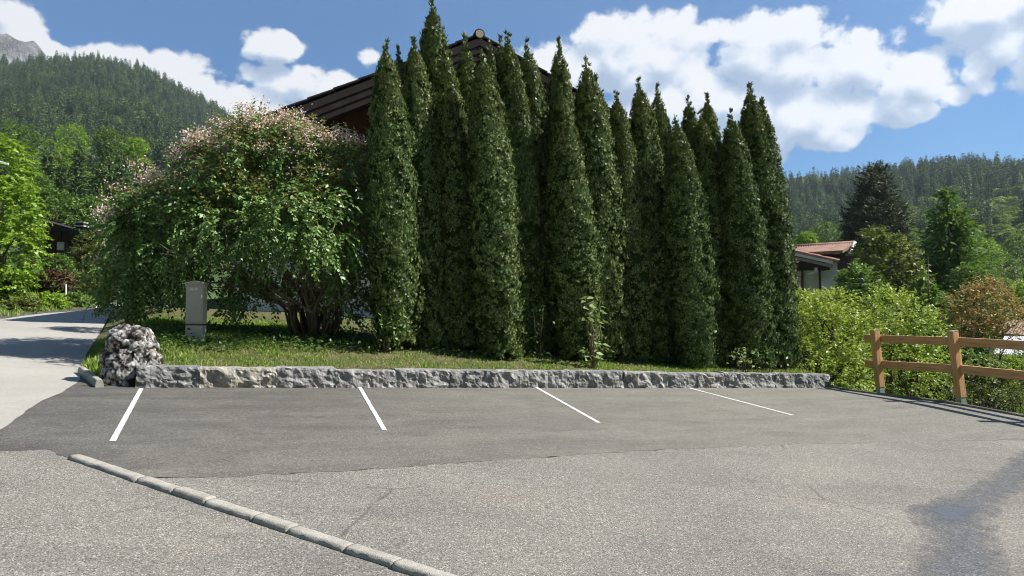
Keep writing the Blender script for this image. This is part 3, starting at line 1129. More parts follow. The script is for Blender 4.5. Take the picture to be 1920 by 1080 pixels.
def leaf_quads(p, ax, nr, ln, wd, fold=0.15):
    """folded diamond leaves"""
    ax = unit(ax)
    side = unit(np.cross(ax, nr))
    nr = np.cross(side, ax)
    ln = np.broadcast_to(np.asarray(ln, float), (len(p),))[:, None]
    wd = np.broadcast_to(np.asarray(wd, float), (len(p),))[:, None]
    a = p
    b = p + ax * ln * .42 + side * wd * .5 + nr * wd * fold
    c = p + ax * ln
    d = p + ax * ln * .42 - side * wd * .5 + nr * wd * fold
    v = np.stack([a, b, c, d], 1).reshape(-1, 3)
    f = np.arange(len(p) * 4).reshape(-1, 4)
    return v, f


def leaf_mesh(name, p, ax, nr, ln, wd, fold=0.15):
    v, f = leaf_quads(p, ax, nr, ln, wd, fold)
    return mesh_np(name, v, f, 4, False)


def rand_dirs(rng, n):
    v = rng.normal(size=(n, 3))
    return unit(v)


def twigs(rng, C, D, k, tl, ll, lw, droop=0.25, jitter=0.35, up=0.6, spread=0.8):
    """k leaves along a twig of length tl from each centre C in direction D"""
    n = len(C)
    t = np.tile(np.linspace(0.1, 1.0, k), n)
    Cr = np.repeat(C, k, 0)
    Dr = np.repeat(unit(D), k, 0)
    tlr = np.repeat(tl * rng.uniform(.6, 1.25, n), k)
    p = Cr + Dr * (tlr * t)[:, None]
    p[:, 2] -= droop * tlr * t * t
    sgn = np.tile(np.where(np.arange(k) % 2 == 0, 1.0, -1.0), n)
    lat = unit(np.cross(Dr, np.array([0, 0, 1.0]) + 1e-3))
    ax = Dr * .6 + lat * (sgn * spread)[:, None] + rng.normal(size=p.shape) * jitter
    ax[:, 2] -= droop * 1.2
    nr = Dr * .35 + np.array([0, 0, up]) + rng.normal(size=p.shape) * .45
    s = rng.uniform(.65, 1.2, len(p))
    return p, ax, nr, ll * s, lw * s


def sample_lobes(rng, lobes, n, lo=0.72, zmin=-0.75, cull=0.72):
    """points on the shells of a heap of ellipsoids, those buried inside a neighbour dropped"""
    lob = np.asarray(lobes, float)
    area = (lob[:, 3] * lob[:, 4] + lob[:, 3] * lob[:, 5] + lob[:, 4] * lob[:, 5])
    idx = rng.choice(len(lob), size=int(n * 1.9), p=area / area.sum())
    d = rand_dirs(rng, len(idx))
    d[:, 2] = np.where(d[:, 2] < zmin, -d[:, 2], d[:, 2])
    rad = lo + (1 - lo) * rng.random(len(idx)) ** 0.55
    c = lob[idx, :3] + d * lob[idx, 3:6] * rad[:, None]
    keep = np.ones(len(c), bool)
    for k in range(len(lob)):
        q = np.linalg.norm((c - lob[k, :3]) / lob[k, 3:6], axis=1)
        keep &= ~((q < cull) & (idx != k))
    c, d = c[keep][:n], d[keep][:n]
    nrm = unit(d / lob[idx[keep][:n], 3:6])
    return c, nrm


def heap(rng, c, rx, ry, rz, n, size=(0.34, 0.5), flat=1.0):
    lobes = []
    for i in range(n):
        d = rand_dirs(rng, 1)[0]
        rr = rng.uniform(.35, .66)
        s = rng.uniform(*size)
        lobes.append((c[0] + d[0] * rx * rr, c[1] + d[1] * ry * rr, c[2] + d[2] * rz * rr, rx * s, ry * s, rz * s * flat))
    lobes.append((c[0], c[1], c[2], rx * .6, ry * .6, rz * .6))
    return lobes


def broad(name, label, cat, base, lobes, mat, seed, n=900, k=9, tl=0.35, ll=0.10, lw=0.06, stems=5, r0=0.06, group=None, droop=.25, bark='bark', core=None, spreadstem=0.3, young=None, lo=.7, stemtop=.85):
    """a broadleaved shrub or tree: stems and limbs, and a leafy crown of twigs"""
    rng = np.random.default_rng(seed)
    base = Vector(base)
    root = empty(name, base)
    tag(root, label, cat, group)
    C, N = sample_lobes(rng, lobes, n, lo)
    D = N * .8 + rng.normal(size=N.shape) * .45 + np.array([0, 0, .25])
    p, ax, nr, ln, wd = twigs(rng, C, D, k, tl, ll, lw, droop)
    off = np.array(base)
    link('crown', leaf_mesh('crown', p - off, ax, nr, ln, wd), M[mat], root)
    if young:
        sel = rng.random(len(C)) < young[1]
        sel &= N[:, 2] > 0.1
        p, ax, nr, ln, wd = twigs(rng, C[sel] + N[sel] * tl * .35, D[sel], k, tl, ll * .9, lw * .9, droop)
        link('young_leaves', leaf_mesh('young', p - off, ax, nr, ln, wd), M[young[0]], root)
    mb = MB()
    lob = sorted(lobes, key=lambda q: -q[3] * q[5])
    for i in range(stems):
        b0 = Vector((rng.normal() * spreadstem * r0 * 4, rng.normal() * spreadstem * r0 * 4, -0.05))
        tgt = lob[i % len(lob)]
        tip = Vector(tgt[:3]) - base + Vector((rng.normal() * tgt[3] * .3, rng.normal() * tgt[4] * .3, tgt[5] * stemtop * rng.uniform(.2, .9)))
        mid = b0.lerp(tip, .5) + Vector((b0.x * .6, b0.y * .6, (tip.z - b0.z) * .08)) + Vector(rng.normal(size=3)) * .06 * tip.length * .5
        pts = [b0, b0.lerp(mid, .5) + Vector((b0.x * .3, b0.y * .3, 0)), mid, mid.lerp(tip, .5) + Vector(rng.normal(size=3)) * .03 * tip.length, tip]
        rr = [r0, r0 * .8, r0 * .6, r0 * .35, r0 * .12]
        mb.tube(pts, rr, 6)
        for q in range(4):
            s = pts[2].lerp(pts[3], rng.random()) if q % 2 else pts[3]
            tg = lob[int(rng.integers(len(lob)))]
            e = s + (Vector(tg[:3]) - base - s) * .55 + Vector(rng.normal(size=3)) * tg[3] * .45
            mb.tube([s, s.lerp(e, .5) + Vector((0, 0, .04)), e], [r0 * .33, r0 * .22, r0 * .07], 5)
    mb.build('trunk' if stems == 1 else 'stems', M[bark], root)
    return root


def T3(x, y, dz=0.0, H=T):
    return Vector((x, y, float(H(x, y)) + dz))


# ------------------------------------------------------------------ thuja hedge
def thuja_mesh(seed, H=5.3, Rm=0.425, tips=1, n=23000):
    rng = np.random.default_rng(seed)
    ph = rng.uniform(0, 6.28, 12)
    am = rng.uniform(.6, 1.2, 12)

    def prof(h):
        return Rm * np.minimum(1, .76 + .9 * h) * np.maximum(1 - h ** 3.0, 0) ** .55

    def lump(th, z):
        a = .11 * am[0] * np.sin(3 * th + ph[0] + .6 * z) + .08 * am[1] * np.sin(5 * th + ph[1] - 1.6 * z)
        a += .05 * np.sin(2.3 * z + ph[2] + 2 * th) * am[2] + .045 * np.sin(6.1 * z + ph[3] + th * 4) * am[3]
        a += .075 * np.sin(11 * z + ph[4] + 7 * th) * am[4] + .06 * np.sin(17 * z + ph[5] - 9 * th) + .05 * np.sin(8.3 * z - 4 * th + ph[6]) * am[6]
        return 1 + a
    leaders = [(0, 0, 1.0, 1.0)]
    for i in range(tips - 1):
        a = rng.uniform(0, 6.28)
        leaders.append((math.cos(a) * Rm * .42, math.sin(a) * Rm * .42, rng.uniform(.86, .96), .72))
    P, AX, NR, LN = [], [], [], []
    for (ox, oy, hs, ws) in leaders:
        # tufts sit on the column with dark gaps between them, each a fistful of sprays
        m = int(n * (1.0 if ws == 1.0 else .35) / 11)
        h = rng.random(m * 2)
        if ws != 1.0:
            h = .45 + .55 * h
        pr = prof(h) / Rm
        kp = rng.random(m * 2) < np.clip(pr + .12, 0, 1)
        h = h[kp][:m]
        th = rng.uniform(0, 6.28, len(h))
        z = h * H * hs
        r = prof(h) * ws * (1 + (lump(th, z) - 1) * np.clip(1.4 - h, .4, 1)) * rng.uniform(.90, 1.05, len(h)) + .006
        big = rng.uniform(.7, 1.25, len(h))
        q = 11
        hh, tt, rr, zz, bg = [np.repeat(a_, q) for a_ in (h, th, r, z, big)]
        sc = np.clip(.45 + prof(hh) / Rm, .45, 1) * bg
        dt = rng.normal(size=len(hh)) * .026 * sc
        dz = rng.normal(size=len(hh)) * .036 * sc
        dr = (rng.random(len(hh)) - .75) * .07 * sc - (dt ** 2 + dz ** 2) * 5.0
        out = np.stack([np.cos(tt), np.sin(tt), np.zeros_like(tt)], 1)
        tan = np.stack([-np.sin(tt), np.cos(tt), np.zeros_like(tt)], 1)
        p = out * (rr + dr)[:, None] + tan * dt[:, None]
        p[:, 0] += ox
        p[:, 1] += oy
        p[:, 2] = zz + dz
        stick = np.where(rng.random(len(hh)) < .18, .7, .10)
        ax = out * stick[:, None] + tan * (dt * 9)[:, None] + np.array([0, 0, 1.0]) * (.9 + dz * 5)[:, None] + rng.normal(size=p.shape) * np.array([.26, .26, .2])
        P.append(p)
        AX.append(ax)
        NR.append(out + tan * (dt * 10)[:, None] + rng.normal(size=p.shape) * .22)
        LN.append(rng.uniform(.04, .088, len(hh)) * (1 - .2 * hh))
        # feathery leader
        q = 46
        zt = rng.uniform(.955, 1.045, q) * H * hs
        pt = rng.normal(size=(q, 3)) * .018
        pt[:, 0] += ox
        pt[:, 1] += oy
        pt[:, 2] = zt
        P.append(pt)
        AX.append(rng.normal(size=(q, 3)) * .32 + np.array([0, 0, 1.0]))
        NR.append(rng.normal(size=(q, 3)))
        LN.append(rng.uniform(.06, .12, q))
    p, ax, nr, ln = np.concatenate(P), np.concatenate(AX), np.concatenate(NR), np.concatenate(LN)
    ax = unit(ax)
    # each spray: a fan of three fronds
    side = unit(np.cross(ax, nr))
    V, F = [], []
    for s, l in ((0, 1.0), (.62, .78), (-.62, .78)):
        V.append((p, unit(ax + side * s), nr, ln * l, ln * .25))
    pp = np.concatenate([a[0] for a in V])
    aa = np.concatenate([a[1] for a in V])
    nn = np.concatenate([a[2] for a in V])
    ll = np.concatenate([a[3] for a in V])
    ww = np.concatenate([a[4] for a in V])
    tip = pp[:, 2] > H * (.72 + .16 * rng.random(len(pp)))
    crown = leaf_mesh('thuja_crown', pp[~tip], aa[~tip], nn[~tip], ll[~tip], ww[~tip], .1)
    young = leaf_mesh('thuja_tips', pp[tip], aa[tip], nn[tip], ll[tip], ww[tip], .1)
    # dark inside of the column: solid shell, shade of the gaps put into its colour
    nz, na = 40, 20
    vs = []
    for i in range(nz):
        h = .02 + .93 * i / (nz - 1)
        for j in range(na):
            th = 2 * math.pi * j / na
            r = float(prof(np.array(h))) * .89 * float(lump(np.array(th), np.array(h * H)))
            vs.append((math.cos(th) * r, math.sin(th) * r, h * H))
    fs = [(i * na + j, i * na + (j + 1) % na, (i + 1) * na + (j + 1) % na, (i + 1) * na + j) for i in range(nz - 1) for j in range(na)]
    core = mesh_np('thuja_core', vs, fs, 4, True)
    mb = MB()
    mb.tube([(0, 0, -.15), (0.01, 0, .4), (0, .01, 2.0), (0, 0, H * .9)], [.07, .055, .04, .01], 7)
    trunk = mb.mesh('thuja_trunk')
    return crown, young, core, trunk


def make_hedge():
    variants = [thuja_mesh(100 + i, tips=(1, 2, 1, 2, 1, 1)[i]) for i in range(6)]
    # top x, top y, base x, distance behind the wall, width factor, label
    rows = [
        (723, 86, 744, 1.45, 1.0, 'leftmost thuja of the hedge, beside the flowering bush'),
        (747, 96, 775, 2.30, .80, 'slim thuja peeking out between the first two columns of the hedge'),
        (775, 78, 806, 1.85, 1.0, 'thuja column left of the tallest one, with narrow pointed tip'),
        (811, 8, 835, 2.15, 1.12, 'tallest thuja in the hedge, rising above the roof line'),
        (836, 96, 862, 1.85, .98, 'thuja standing close in front of the tallest one, right side'),
        (872, 74, 890, 2.25, .95, 'thuja growing directly in front of the roof ridge end'),
        (905, 104, 938, 1.25, 1.1, 'bulky thuja right of the roof ridge with broad sunlit flank'),
        (919, 86, 950, 2.30, .80, 'slim rear thuja half hidden behind the bulky sunlit one'),
        (937, 76, 968, 2.30, .85, 'rear thuja with its tip just left of the double peak'),
        (952, 70, 988, 1.80, 1.02, 'thuja with tall thin leader right of the roof ridge'),
        (988, 84, 1026, 1.95, 1.02, 'thuja in the middle of the hedge in front of the right roof slope'),
        (1048, 82, 1062, 2.20, .98, 'rear thuja at the right end of the roof, with tall dark top'),
        (1051, 168, 1088, 1.22, 1.05, 'short front thuja with yellowish tip below the tall dark top'),
        (1099, 116, 1138, 1.38, 1.08, 'thuja behind the leafy sapling with long thin leader'),
        (1130, 178, 1162, 2.20, .80, 'small rear thuja tucked between two taller ones'),
        (1156, 180, 1190, 1.52, 1.05, 'round-topped thuja right of the tucked-in small one'),
        (1198, 156, 1236, 1.58, 1.06, 'tall dark thuja two columns left of the short sunlit front one'),
        (1232, 168, 1262, 1.95, .92, 'rear thuja peeking out just left of the short sunlit front one'),
        (1266, 225, 1308, .85, 1.1, 'short front thuja with bright sunlit right flank near the bays'),
        (1290, 188, 1322, 1.65, .95, 'thuja fifth from the right end, tip beside its neighbour'),
        (1325, 182, 1356, 1.75, .92, 'rear thuja with thin leader, third tip from the right end'),
        (1314, 214, 1352, 1.28, .98, 'thuja with yellowish top in front of the thin leader'),
        (1370, 214, 1412, .82, 1.08, 'second thuja from the right end, ragged blunt top'),
        (1405, 166, 1456, 1.05, 1.2, 'rightmost thuja of the hedge with dark twin tip'),
    ]
    rng = random.Random(5)
    first = {}
    for i, (tx, ty, bx, d, wf, lab) in enumerate(rows):
        # foot on a line d metres behind the wall, seen at photo column bx
        lo, hi = -1.0, 6.0
        for _ in range(50):
            t = .5 * (lo + hi)
            p = wall_pt(t, d)
            z = float(L(*p))
            v = Matrix.Rotation(-PITCH, 3, 'X') @ Vector((p[0], p[1], z - EYE))
            if 960 + FPX * v.x / v.y < bx:
                lo = t
            else:
                hi = t
        foot = Vector((p[0], p[1], z))
        tip = at(tx, ty, p[1])
        axis = tip - foot
        k = i % 6 if i != 23 else 1
        s = axis.length / (5.3 * 1.03)
        if k not in first:
            c, y, co, tr = variants[k]
            root = empty('thuja', foot)
            link('crown', c, M['thuja'], root)
            link('young_tips', y, M['thuja_tip'], root)
            link('shade_core', co, M['thuja_core'], root)
            link('trunk', tr, M['bark'], root)
            first[k] = root
        else:
            root = copy_tree(first[k])
        root.location = foot
        q = Vector((0, 0, 1)).rotation_difference(axis.normalized())
        root.rotation_mode = 'QUATERNION'
        from mathutils import Quaternion
        root.rotation_quaternion = q @ Quaternion((0, 0, 1), rng.uniform(0, 6.28))
        root.scale = (wf * s ** .3, wf * s ** .3, s)
        tag(root, lab, 'thuja', 'tall thuja columns of the hedge')


make_hedge()

# ------------------------------------------------------------------ lawn, grass and low plants
LAWN_POLY = None


def make_lawn():
    global LAWN_POLY
    front = [tuple(wall_pt(t, 0.22)) for t in np.linspace(-0.12, 4.2, 40)]
    road = [(p[0] + .05, p[1]) for p in ROAD_EDGE]
    poly = front + [(5.3, 14.6), (5.0, 16.5), (2, 19), (-2, 24), (road[-1][0] + .2, road[-1][1] + 2)] + road[::-1]
    LAWN_POLY = poly
    o = sheet('lawn', poly, M['soil'], 0.0, L, 0.25)
    tag(o, kind='structure')
    rng = np.random.default_rng(4)

    def inside(x, y):
        n = len(poly)
        c = np.zeros(len(x), bool)
        j = n - 1
        for i in range(n):
            xi, yi = poly[i]
            xj, yj = poly[j]
            c ^= ((yi > y) != (yj > y)) & (x < (xj - xi) * (y - yi) / (yj - yi + 1e-12) + xi)
            j = i
        return c

    def scatter(n, tmin, tmax, dmin, dmax):
        t = rng.uniform(tmin, tmax, n)
        d = rng.uniform(dmin, dmax, n)
        x = WALL_A[0] + WALL_D[0] * t + WALL_N[0] * d
        y = WALL_A[1] + WALL_D[1] * t + WALL_N[1] * d
        k = inside(x, y)
        return x[k], y[k], t[k], d[k]
    # grass
    x, y, t, d = scatter(150000, -1.6, 4.2, .23, 6.0)
    patch = np.sin(x * 1.9 + 1.3 * np.sin(y * 1.1)) * np.sin(y * 2.3 + x * .7) + .5 * np.sin(x * 5.1 + y * 3)
    s = t
    # thin and brownish in front of the hedge, lush near the road and below the bush
    dens = np.where(t < .9, .95, np.where(d < 1.35, .42 + .40 * (patch > .1), .08))
    dens = np.where((t >= .9) & (d > 2.2), 0.04, dens)
    k = rng.random(len(x)) < dens
    x, y, t, d, patch = x[k], y[k], t[k], d[k], patch[k]
    n = len(x)
    p = np.stack([x, y, L(x, y) - .005], 1)
    ax = rng.normal(size=(n, 3)) * .55
    ax[:, 2] = 1.0
    h = rng.uniform(.025, .065, n) * np.where((t < -.1) & (d < 2), 1.9, 1.0) * (1 + .5 * (patch > .55))
    v, f = leaf_quads(p, ax, rng.normal(size=(n, 3)), h, h * .14 + .003, .1)
    o = link('grass', mesh_np('grass', v, f), M['grass'])
    tag(o, 'short sunlit grass on the lawn behind the stone wall', 'grass', kind='stuff')
    # shaded ground cover under the bush and along the hedge foot
    x, y, t, d = scatter(26000, -.2, 4.1, 1.0, 4.2)
    k = (np.where(t < 1.5, (d > 1.1) & (d < 3.0), (d > 1.25 - .12 * t) & (d < 1.7)))
    k &= rng.random(len(x)) < np.where(t < 1.5, .75, .30)
    k &= (np.sin(x * 3.1) * np.sin(y * 2.7 + x) > -.55)
    x, y = x[k], y[k]
    n = len(x)
    p = np.stack([x, y, L(x, y) + rng.uniform(.02, .13, n)], 1)
    ax = rng.normal(size=(n, 3))
    ax[:, 2] *= .35
    nr = rng.normal(size=(n, 3)) * .4 + np.array([0, 0, 1.0])
    o = link('ground_cover', leaf_mesh('ground_cover', p, ax, nr, rng.uniform(.04, .085, n), rng.uniform(.03, .06, n)), M['cover'])
    tag(o, 'dark leafy ground cover below the bush and hedge', 'ground cover', kind='stuff')
    x, y, t, d = scatter(15000, -.1, 4.15, .16, 2.0)
    k = rng.random(len(x)) < np.where(d < .4, .9, .45)
    x, y = x[k], y[k]
    n = len(x)
    p = np.stack([x, y, L(x, y) + .008], 1)
    ax = rng.normal(size=(n, 3))
    ax[:, 2] *= .12
    nr = rng.normal(size=(n, 3)) * .3 + np.array([0, 0, 1.0])
    o = link('leaf_litter', leaf_mesh('litter', p, ax, nr, rng.uniform(.012, .04, n), rng.uniform(.008, .02, n)), M['litter'])
    tag(o, 'brown dry leaf litter behind the stone wall', 'leaf litter', kind='stuff')


make_lawn()


def make_sapling():
    b = gp(1112, 689, L)
    rng = np.random.default_rng(8)
    b = Vector((b.x, b.y, float(L(b.x, b.y))))
    root = empty('sapling', b)
    tag(root, 'pale leafy sapling growing at the foot of the thuja hedge', 'sapling')
    k = b.y / FPX
    mb = MB()
    C, D = [], []
    for (dx, dy, m) in ((-10, -112, 9), (8, -104, 9), (-2, -90, 8), (16, -84, 7), (-16, -98, 6), (2, -22, 9), (-14, -30, 7), (22, -34, 8), (10, -48, 5), (-3, -124, 5), (-4, -16, 6)):
        tip = Vector((dx * k, rng.uniform(-.1, .05), -dy * k))
        mb.tube([(0, 0, -.03), tip * .5 + Vector((.02, 0, .02)), tip], [.009, .007, .003], 5)
        for i in range(m):
            C.append(tuple(tip + Vector(rng.normal(size=3)) * .05))
            a = rng.uniform(0, 6.28)
            D.append((math.cos(a), math.sin(a) - .4, -.25))
    C, D = np.array(C), np.array(D)
    nr = rng.normal(size=C.shape) * .35 + np.array([.3, -.3, .9])
    link('leaves', leaf_mesh('leaves', C, D, nr, rng.uniform(.10, .18, len(C)), rng.uniform(.06, .10, len(C)), .12), M['sapling'], root)
    mb.build('stems', M['palebark'], root)
    # low seedlings along the hedge foot
    for (px, py, w, h, mat, lab) in ((1008, 610, 34, 46, 'cover', 'small pale weed at the foot of the hedge, left of the sapling'),
                                     (1296, 690, 44, 46, 'olive', 'low olive weed at the hedge foot below the short sunlit thuja'),
                                     (1396, 702, 34, 48, 'sapling', 'low grey-green weed near the right end of the hedge'),
                                     (720, 640, 60, 60, 'kolk', 'low leafy shoot between the flowering bush and the hedge'),
                                     (930, 668, 40, 22, 'cover', 'grassy tuft of leaves at the foot of the bulky thuja'),
                                     (1440, 700, 40, 44, 'cover', 'leafy weed at the foot of the rightmost thuja')):
        q = gp(px, min(py, 705), L) if py > 650 else None
        if q is None:
            q = wall_pt(0)
            dd = 1.15
            best = None
            for t in np.linspace(0, 4.2, 400):
                c = wall_pt(t, dd)
                u = 960 + FPX * c[0] / c[1]
                if best is None or abs(u - px) < best[0]:
                    best = (abs(u - px), c)
            q = Vector((best[1][0], best[1][1], 0))
        q = Vector((q.x, q.y, float(L(q.x, q.y))))
        kk = q.y / FPX
        n = int(26 + w * h * .03)
        r2 = empty('weed', q)
        tag(r2, lab, 'weed')
        top = max(.12, (at(px, py - h, q.y).z - q.z))
        C = np.stack([rng.normal(size=n) * w * kk * .38, rng.normal(size=n) * .08, rng.uniform(.15, 1, n) ** .7 * top], 1)
        D = rng.normal(size=(n, 3))
        link('leaves', leaf_mesh('leaves', C, D, rng.normal(size=(n, 3)) * .4 + np.array([.2, -.2, 1]), rng.uniform(.05, .10, n), rng.uniform(.03, .055, n)), M[mat], r2)
        mb = MB()
        for i in range(6):
            c = Vector(C[i])
            mb.tube([(c.x * .2, 0, -.03), (c.x * .7, c.y * .5, c.z * .6), tuple(c)], [.006, .005, .002], 4)
        mb.build('stalks', M['bark'], r2)


make_sapling()

# ------------------------------------------------------------------ flowering bush


def make_bush():
    base = gp(588, 634, L)
    Y = base.y
    k = Y / FPX
    rng = np.random.default_rng(21)
    root = empty('flowering_bush', base)
    tag(root, 'huge arching bush with pink blossom on top, left of the thuja hedge', 'bush')

    def lobe(px, py, rx, ry, dy=0.0, rd=None):
        c = at(px, py, Y + dy)
        kk = (Y + dy) / FPX
        rx, ry = max(rx - 17, 12), max(ry - 17, 12)
        return (c.x - base.x, c.y - base.y, c.z - base.z, rx * kk, (rd if rd else (rx + ry) / 2 * kk), ry * kk)
    lobes = [lobe(505, 300, 120, 80, -.1), lobe(400, 340, 90, 75, -.3), lobe(600, 325, 95, 85, .0), lobe(310, 400, 80, 72, -.3), lobe(240, 470, 52, 85, -.1),
             lobe(430, 420, 110, 85, -.8), lobe(555, 420, 95, 85, -.9), lobe(640, 410, 60, 90, -.3), lobe(330, 470, 80, 62, -.6), lobe(265, 420, 62, 60, -.6),
             lobe(460, 268, 70, 38, .1), lobe(560, 264, 90, 36, .2), lobe(215, 430, 36, 60, .3), lobe(650, 490, 45, 62, -.2), lobe(500, 350, 120, 90, .9), lobe(330, 430, 110, 90, .9),
             lobe(470, 545, 60, 34, -.2), lobe(250, 560, 50, 40, .2), lobe(330, 520, 60, 40, .3), lobe(300, 500, 70, 50, .0), lobe(690, 520, 30, 60, .2), lobe(690, 600, 34, 44, -.1), lobe(645, 590, 34, 44, .3), lobe(430, 580, 40, 30, .3), lobe(600, 555, 55, 40, -.5), lobe(540, 560, 45, 32, -.4), lobe(610, 490, 75, 55, .6), lobe(520, 500, 75, 50, .8), lobe(450, 505, 65, 46, .9), lobe(650, 440, 60, 70, .7), lobe(230, 575, 44, 34, .3), lobe(655, 560, 40, 60, .1), lobe(230, 520, 40, 58, .1)]
    C, N = sample_lobes(rng, lobes, 760, .6, -.85, .55)
    rep_ = rng.integers(5, 11, len(C))
    C, N = np.repeat(C, rep_, 0), np.repeat(N, rep_, 0)
    C = C + rng.normal(size=C.shape) * np.array([.10, .10, .075])
    N = unit(N + rng.normal(size=N.shape) * .25)
    # arching twigs that bend outwards and down
    D = N * .8 + rng.normal(size=N.shape) * .42
    D[:, 2] -= .05
    p, ax, nr, ln, wd = twigs(rng, C, D, 12, .34, .075, .042, .55, .3, .5, .75)
    link('leaves', leaf_mesh('bush_leaves', p, ax, nr, ln, wd), M['kolk'], root)
    zc = C[:, 2] + base.z
    topz = at(450, 330, Y).z
    # young reddish leaves and blossom on the upper surface
    sel = (N[:, 2] > .05) & (zc > topz - .5 + rng.normal(size=len(C)) * .35)
    Ct, Nt = C[sel], N[sel]
    p, ax, nr, ln, wd = twigs(rng, Ct + Nt * .10, Nt * .7 + rng.normal(size=Nt.shape) * .5 + np.array([0, 0, .5]), 9, .30, .062, .033, .2, .3, .6, .8)
    link('young_leaves', leaf_mesh('bush_young', p, ax, nr, ln, wd), M['kolk_young'], root)
    # blossom trusses: thick clusters in patches
    spots = [(525, 236, 55), (470, 232, 40), (410, 262, 45), (560, 250, 55), (340, 300, 40), (300, 330, 40), (620, 262, 45), (225, 395, 34), (205, 425, 26), (440, 290, 45), (590, 300, 40), (500, 262, 50), (375, 272, 40), (185, 412, 16), (640, 235, 20), (270, 350, 26)]
    B = []
    for (px, py, rpx) in spots:
        q = np.array(at(px, py, Y - .25)) - np.array(base)
        d = np.linalg.norm((C - q) * np.array([1, .45, 1]), axis=1)
        idx = np.where((d < rpx * k * 1.05) & ((N[:, 2] > .0) | (N[:, 1] < -.3)))[0]
        m = min(len(idx), int(rpx * .55))
        if m:
            B.append(rng.choice(idx, m, replace=False))
    B = np.unique(np.concatenate(B))
    cb = np.repeat(C[B] + N[B] * .20 + np.array([0, 0, .06]), 34, 0) + rng.normal(size=(len(B) * 34, 3)) * np.array([.075, .075, .05])
    axb = rng.normal(size=cb.shape)
    link('blossom', leaf_mesh('bush_blossom', cb, axb, rng.normal(size=cb.shape) + np.array([0, -.3, .6]), rng.uniform(.024, .042, len(cb)), rng.uniform(.022, .034, len(cb)), .2), M['blossom'], root)
    # stems: a thick stool of twisted stems, then arching limbs to the crown
    mb = MB()
    lim = MB()
    for i in range(52):
        a = rng.uniform(0, 6.28)
        r0 = rng.uniform(.04, .36)
        b0 = Vector((math.cos(a) * r0, math.sin(a) * r0 * .7, -.08))
        l = lobes[int(rng.integers(len(lobes)))]
        tip = Vector(l[:3]) + Vector((rng.normal() * l[3] * .4, rng.normal() * l[4] * .4, l[5] * .5))
        h1 = Vector((b0.x * 1.35 + rng.normal() * .05, b0.y * 1.35, .38 + rng.random() * .2))
        h2 = h1.lerp(tip, .4) + Vector((rng.normal() * .08, rng.normal() * .08, .30))
        h3 = h1.lerp(tip, .75) + Vector((rng.normal() * .1, rng.normal() * .1, .22))
        rr = rng.uniform(.012, .030)
        mb.tube([b0, b0.lerp(h1, .5) + Vector((rng.normal() * .03, rng.normal() * .03, 0)), h1], [rr * 1.25, rr * 1.1, rr], 6)
        lim.tube([h1, h2, h3, tip], [rr, rr * .6, rr * .35, rr * .12], 6)
        for q in range(3):
            s = h2.lerp(h3, rng.random())
            l = lobes[int(rng.integers(len(lobes)))]
            e = s.lerp(Vector(l[:3]), .4) + Vector(rng.normal(size=3)) * .25
            lim.tube([s, s.lerp(e, .5) + Vector((0, 0, .06)), e], [rr * .32, rr * .22, rr * .07], 5)
    mb.build('stool', M['bark'], root)
    lim.build('limbs', M['palebark'], root)
    # bare pale twigs showing in front of the dark inside
    tw = MB()
    for (x0, y0, x1, y1, dy) in ((300, 458, 345, 483, -1.3), (345, 483, 390, 468, -1.3), (300, 475, 345, 483, -1.35), (420, 500, 450, 510, -1.0), (450, 510, 437, 525, -1.0), (460, 465, 425, 450, -1.1),
                                 (628, 420, 598, 493, -.95), (598, 493, 575, 470, -.95), (395, 430, 410, 470, -1.3), (423, 430, 424, 480, -1.3), (540, 560, 560, 640, -.5), (600, 640, 640, 560, -.4), (505, 540, 545, 575, -.5)):
        a = at(x0, y0, Y + dy) - base
        b = at(x1, y1, Y + dy) - base
        tw = MB()
        tw.tube([a, a.lerp(b, .5) + Vector(rng.normal(size=3)) * .015, b], [.007, .006, .004], 5)
        tw.build('bare_twig', M['palebark'], root)
    # low dark shrub left of the cabinet, at the lane
    q = gp(243, 604, L)
    kk = q.y / FPX
    lobes2 = [(at(240, 560, q.y).x, q.y, at(240, 560, q.y).z, 46 * kk, .5, 42 * kk), (at(262, 550, q.y).x, q.y + .1, at(262, 540, q.y).z, 40 * kk, .5, 60 * kk), (at(225, 540, q.y).x, q.y + .2, at(225, 540, q.y).z, 36 * kk, .45, 50 * kk)]
    broad('dark_shrub', 'low dark evergreen shrub at the lane, below the left side of the flowering bush', 'shrub', q, lobes2, 'yew', 31, 900, 12, .22, .07, .02, 4, .03, droop=.3)


make_bush()


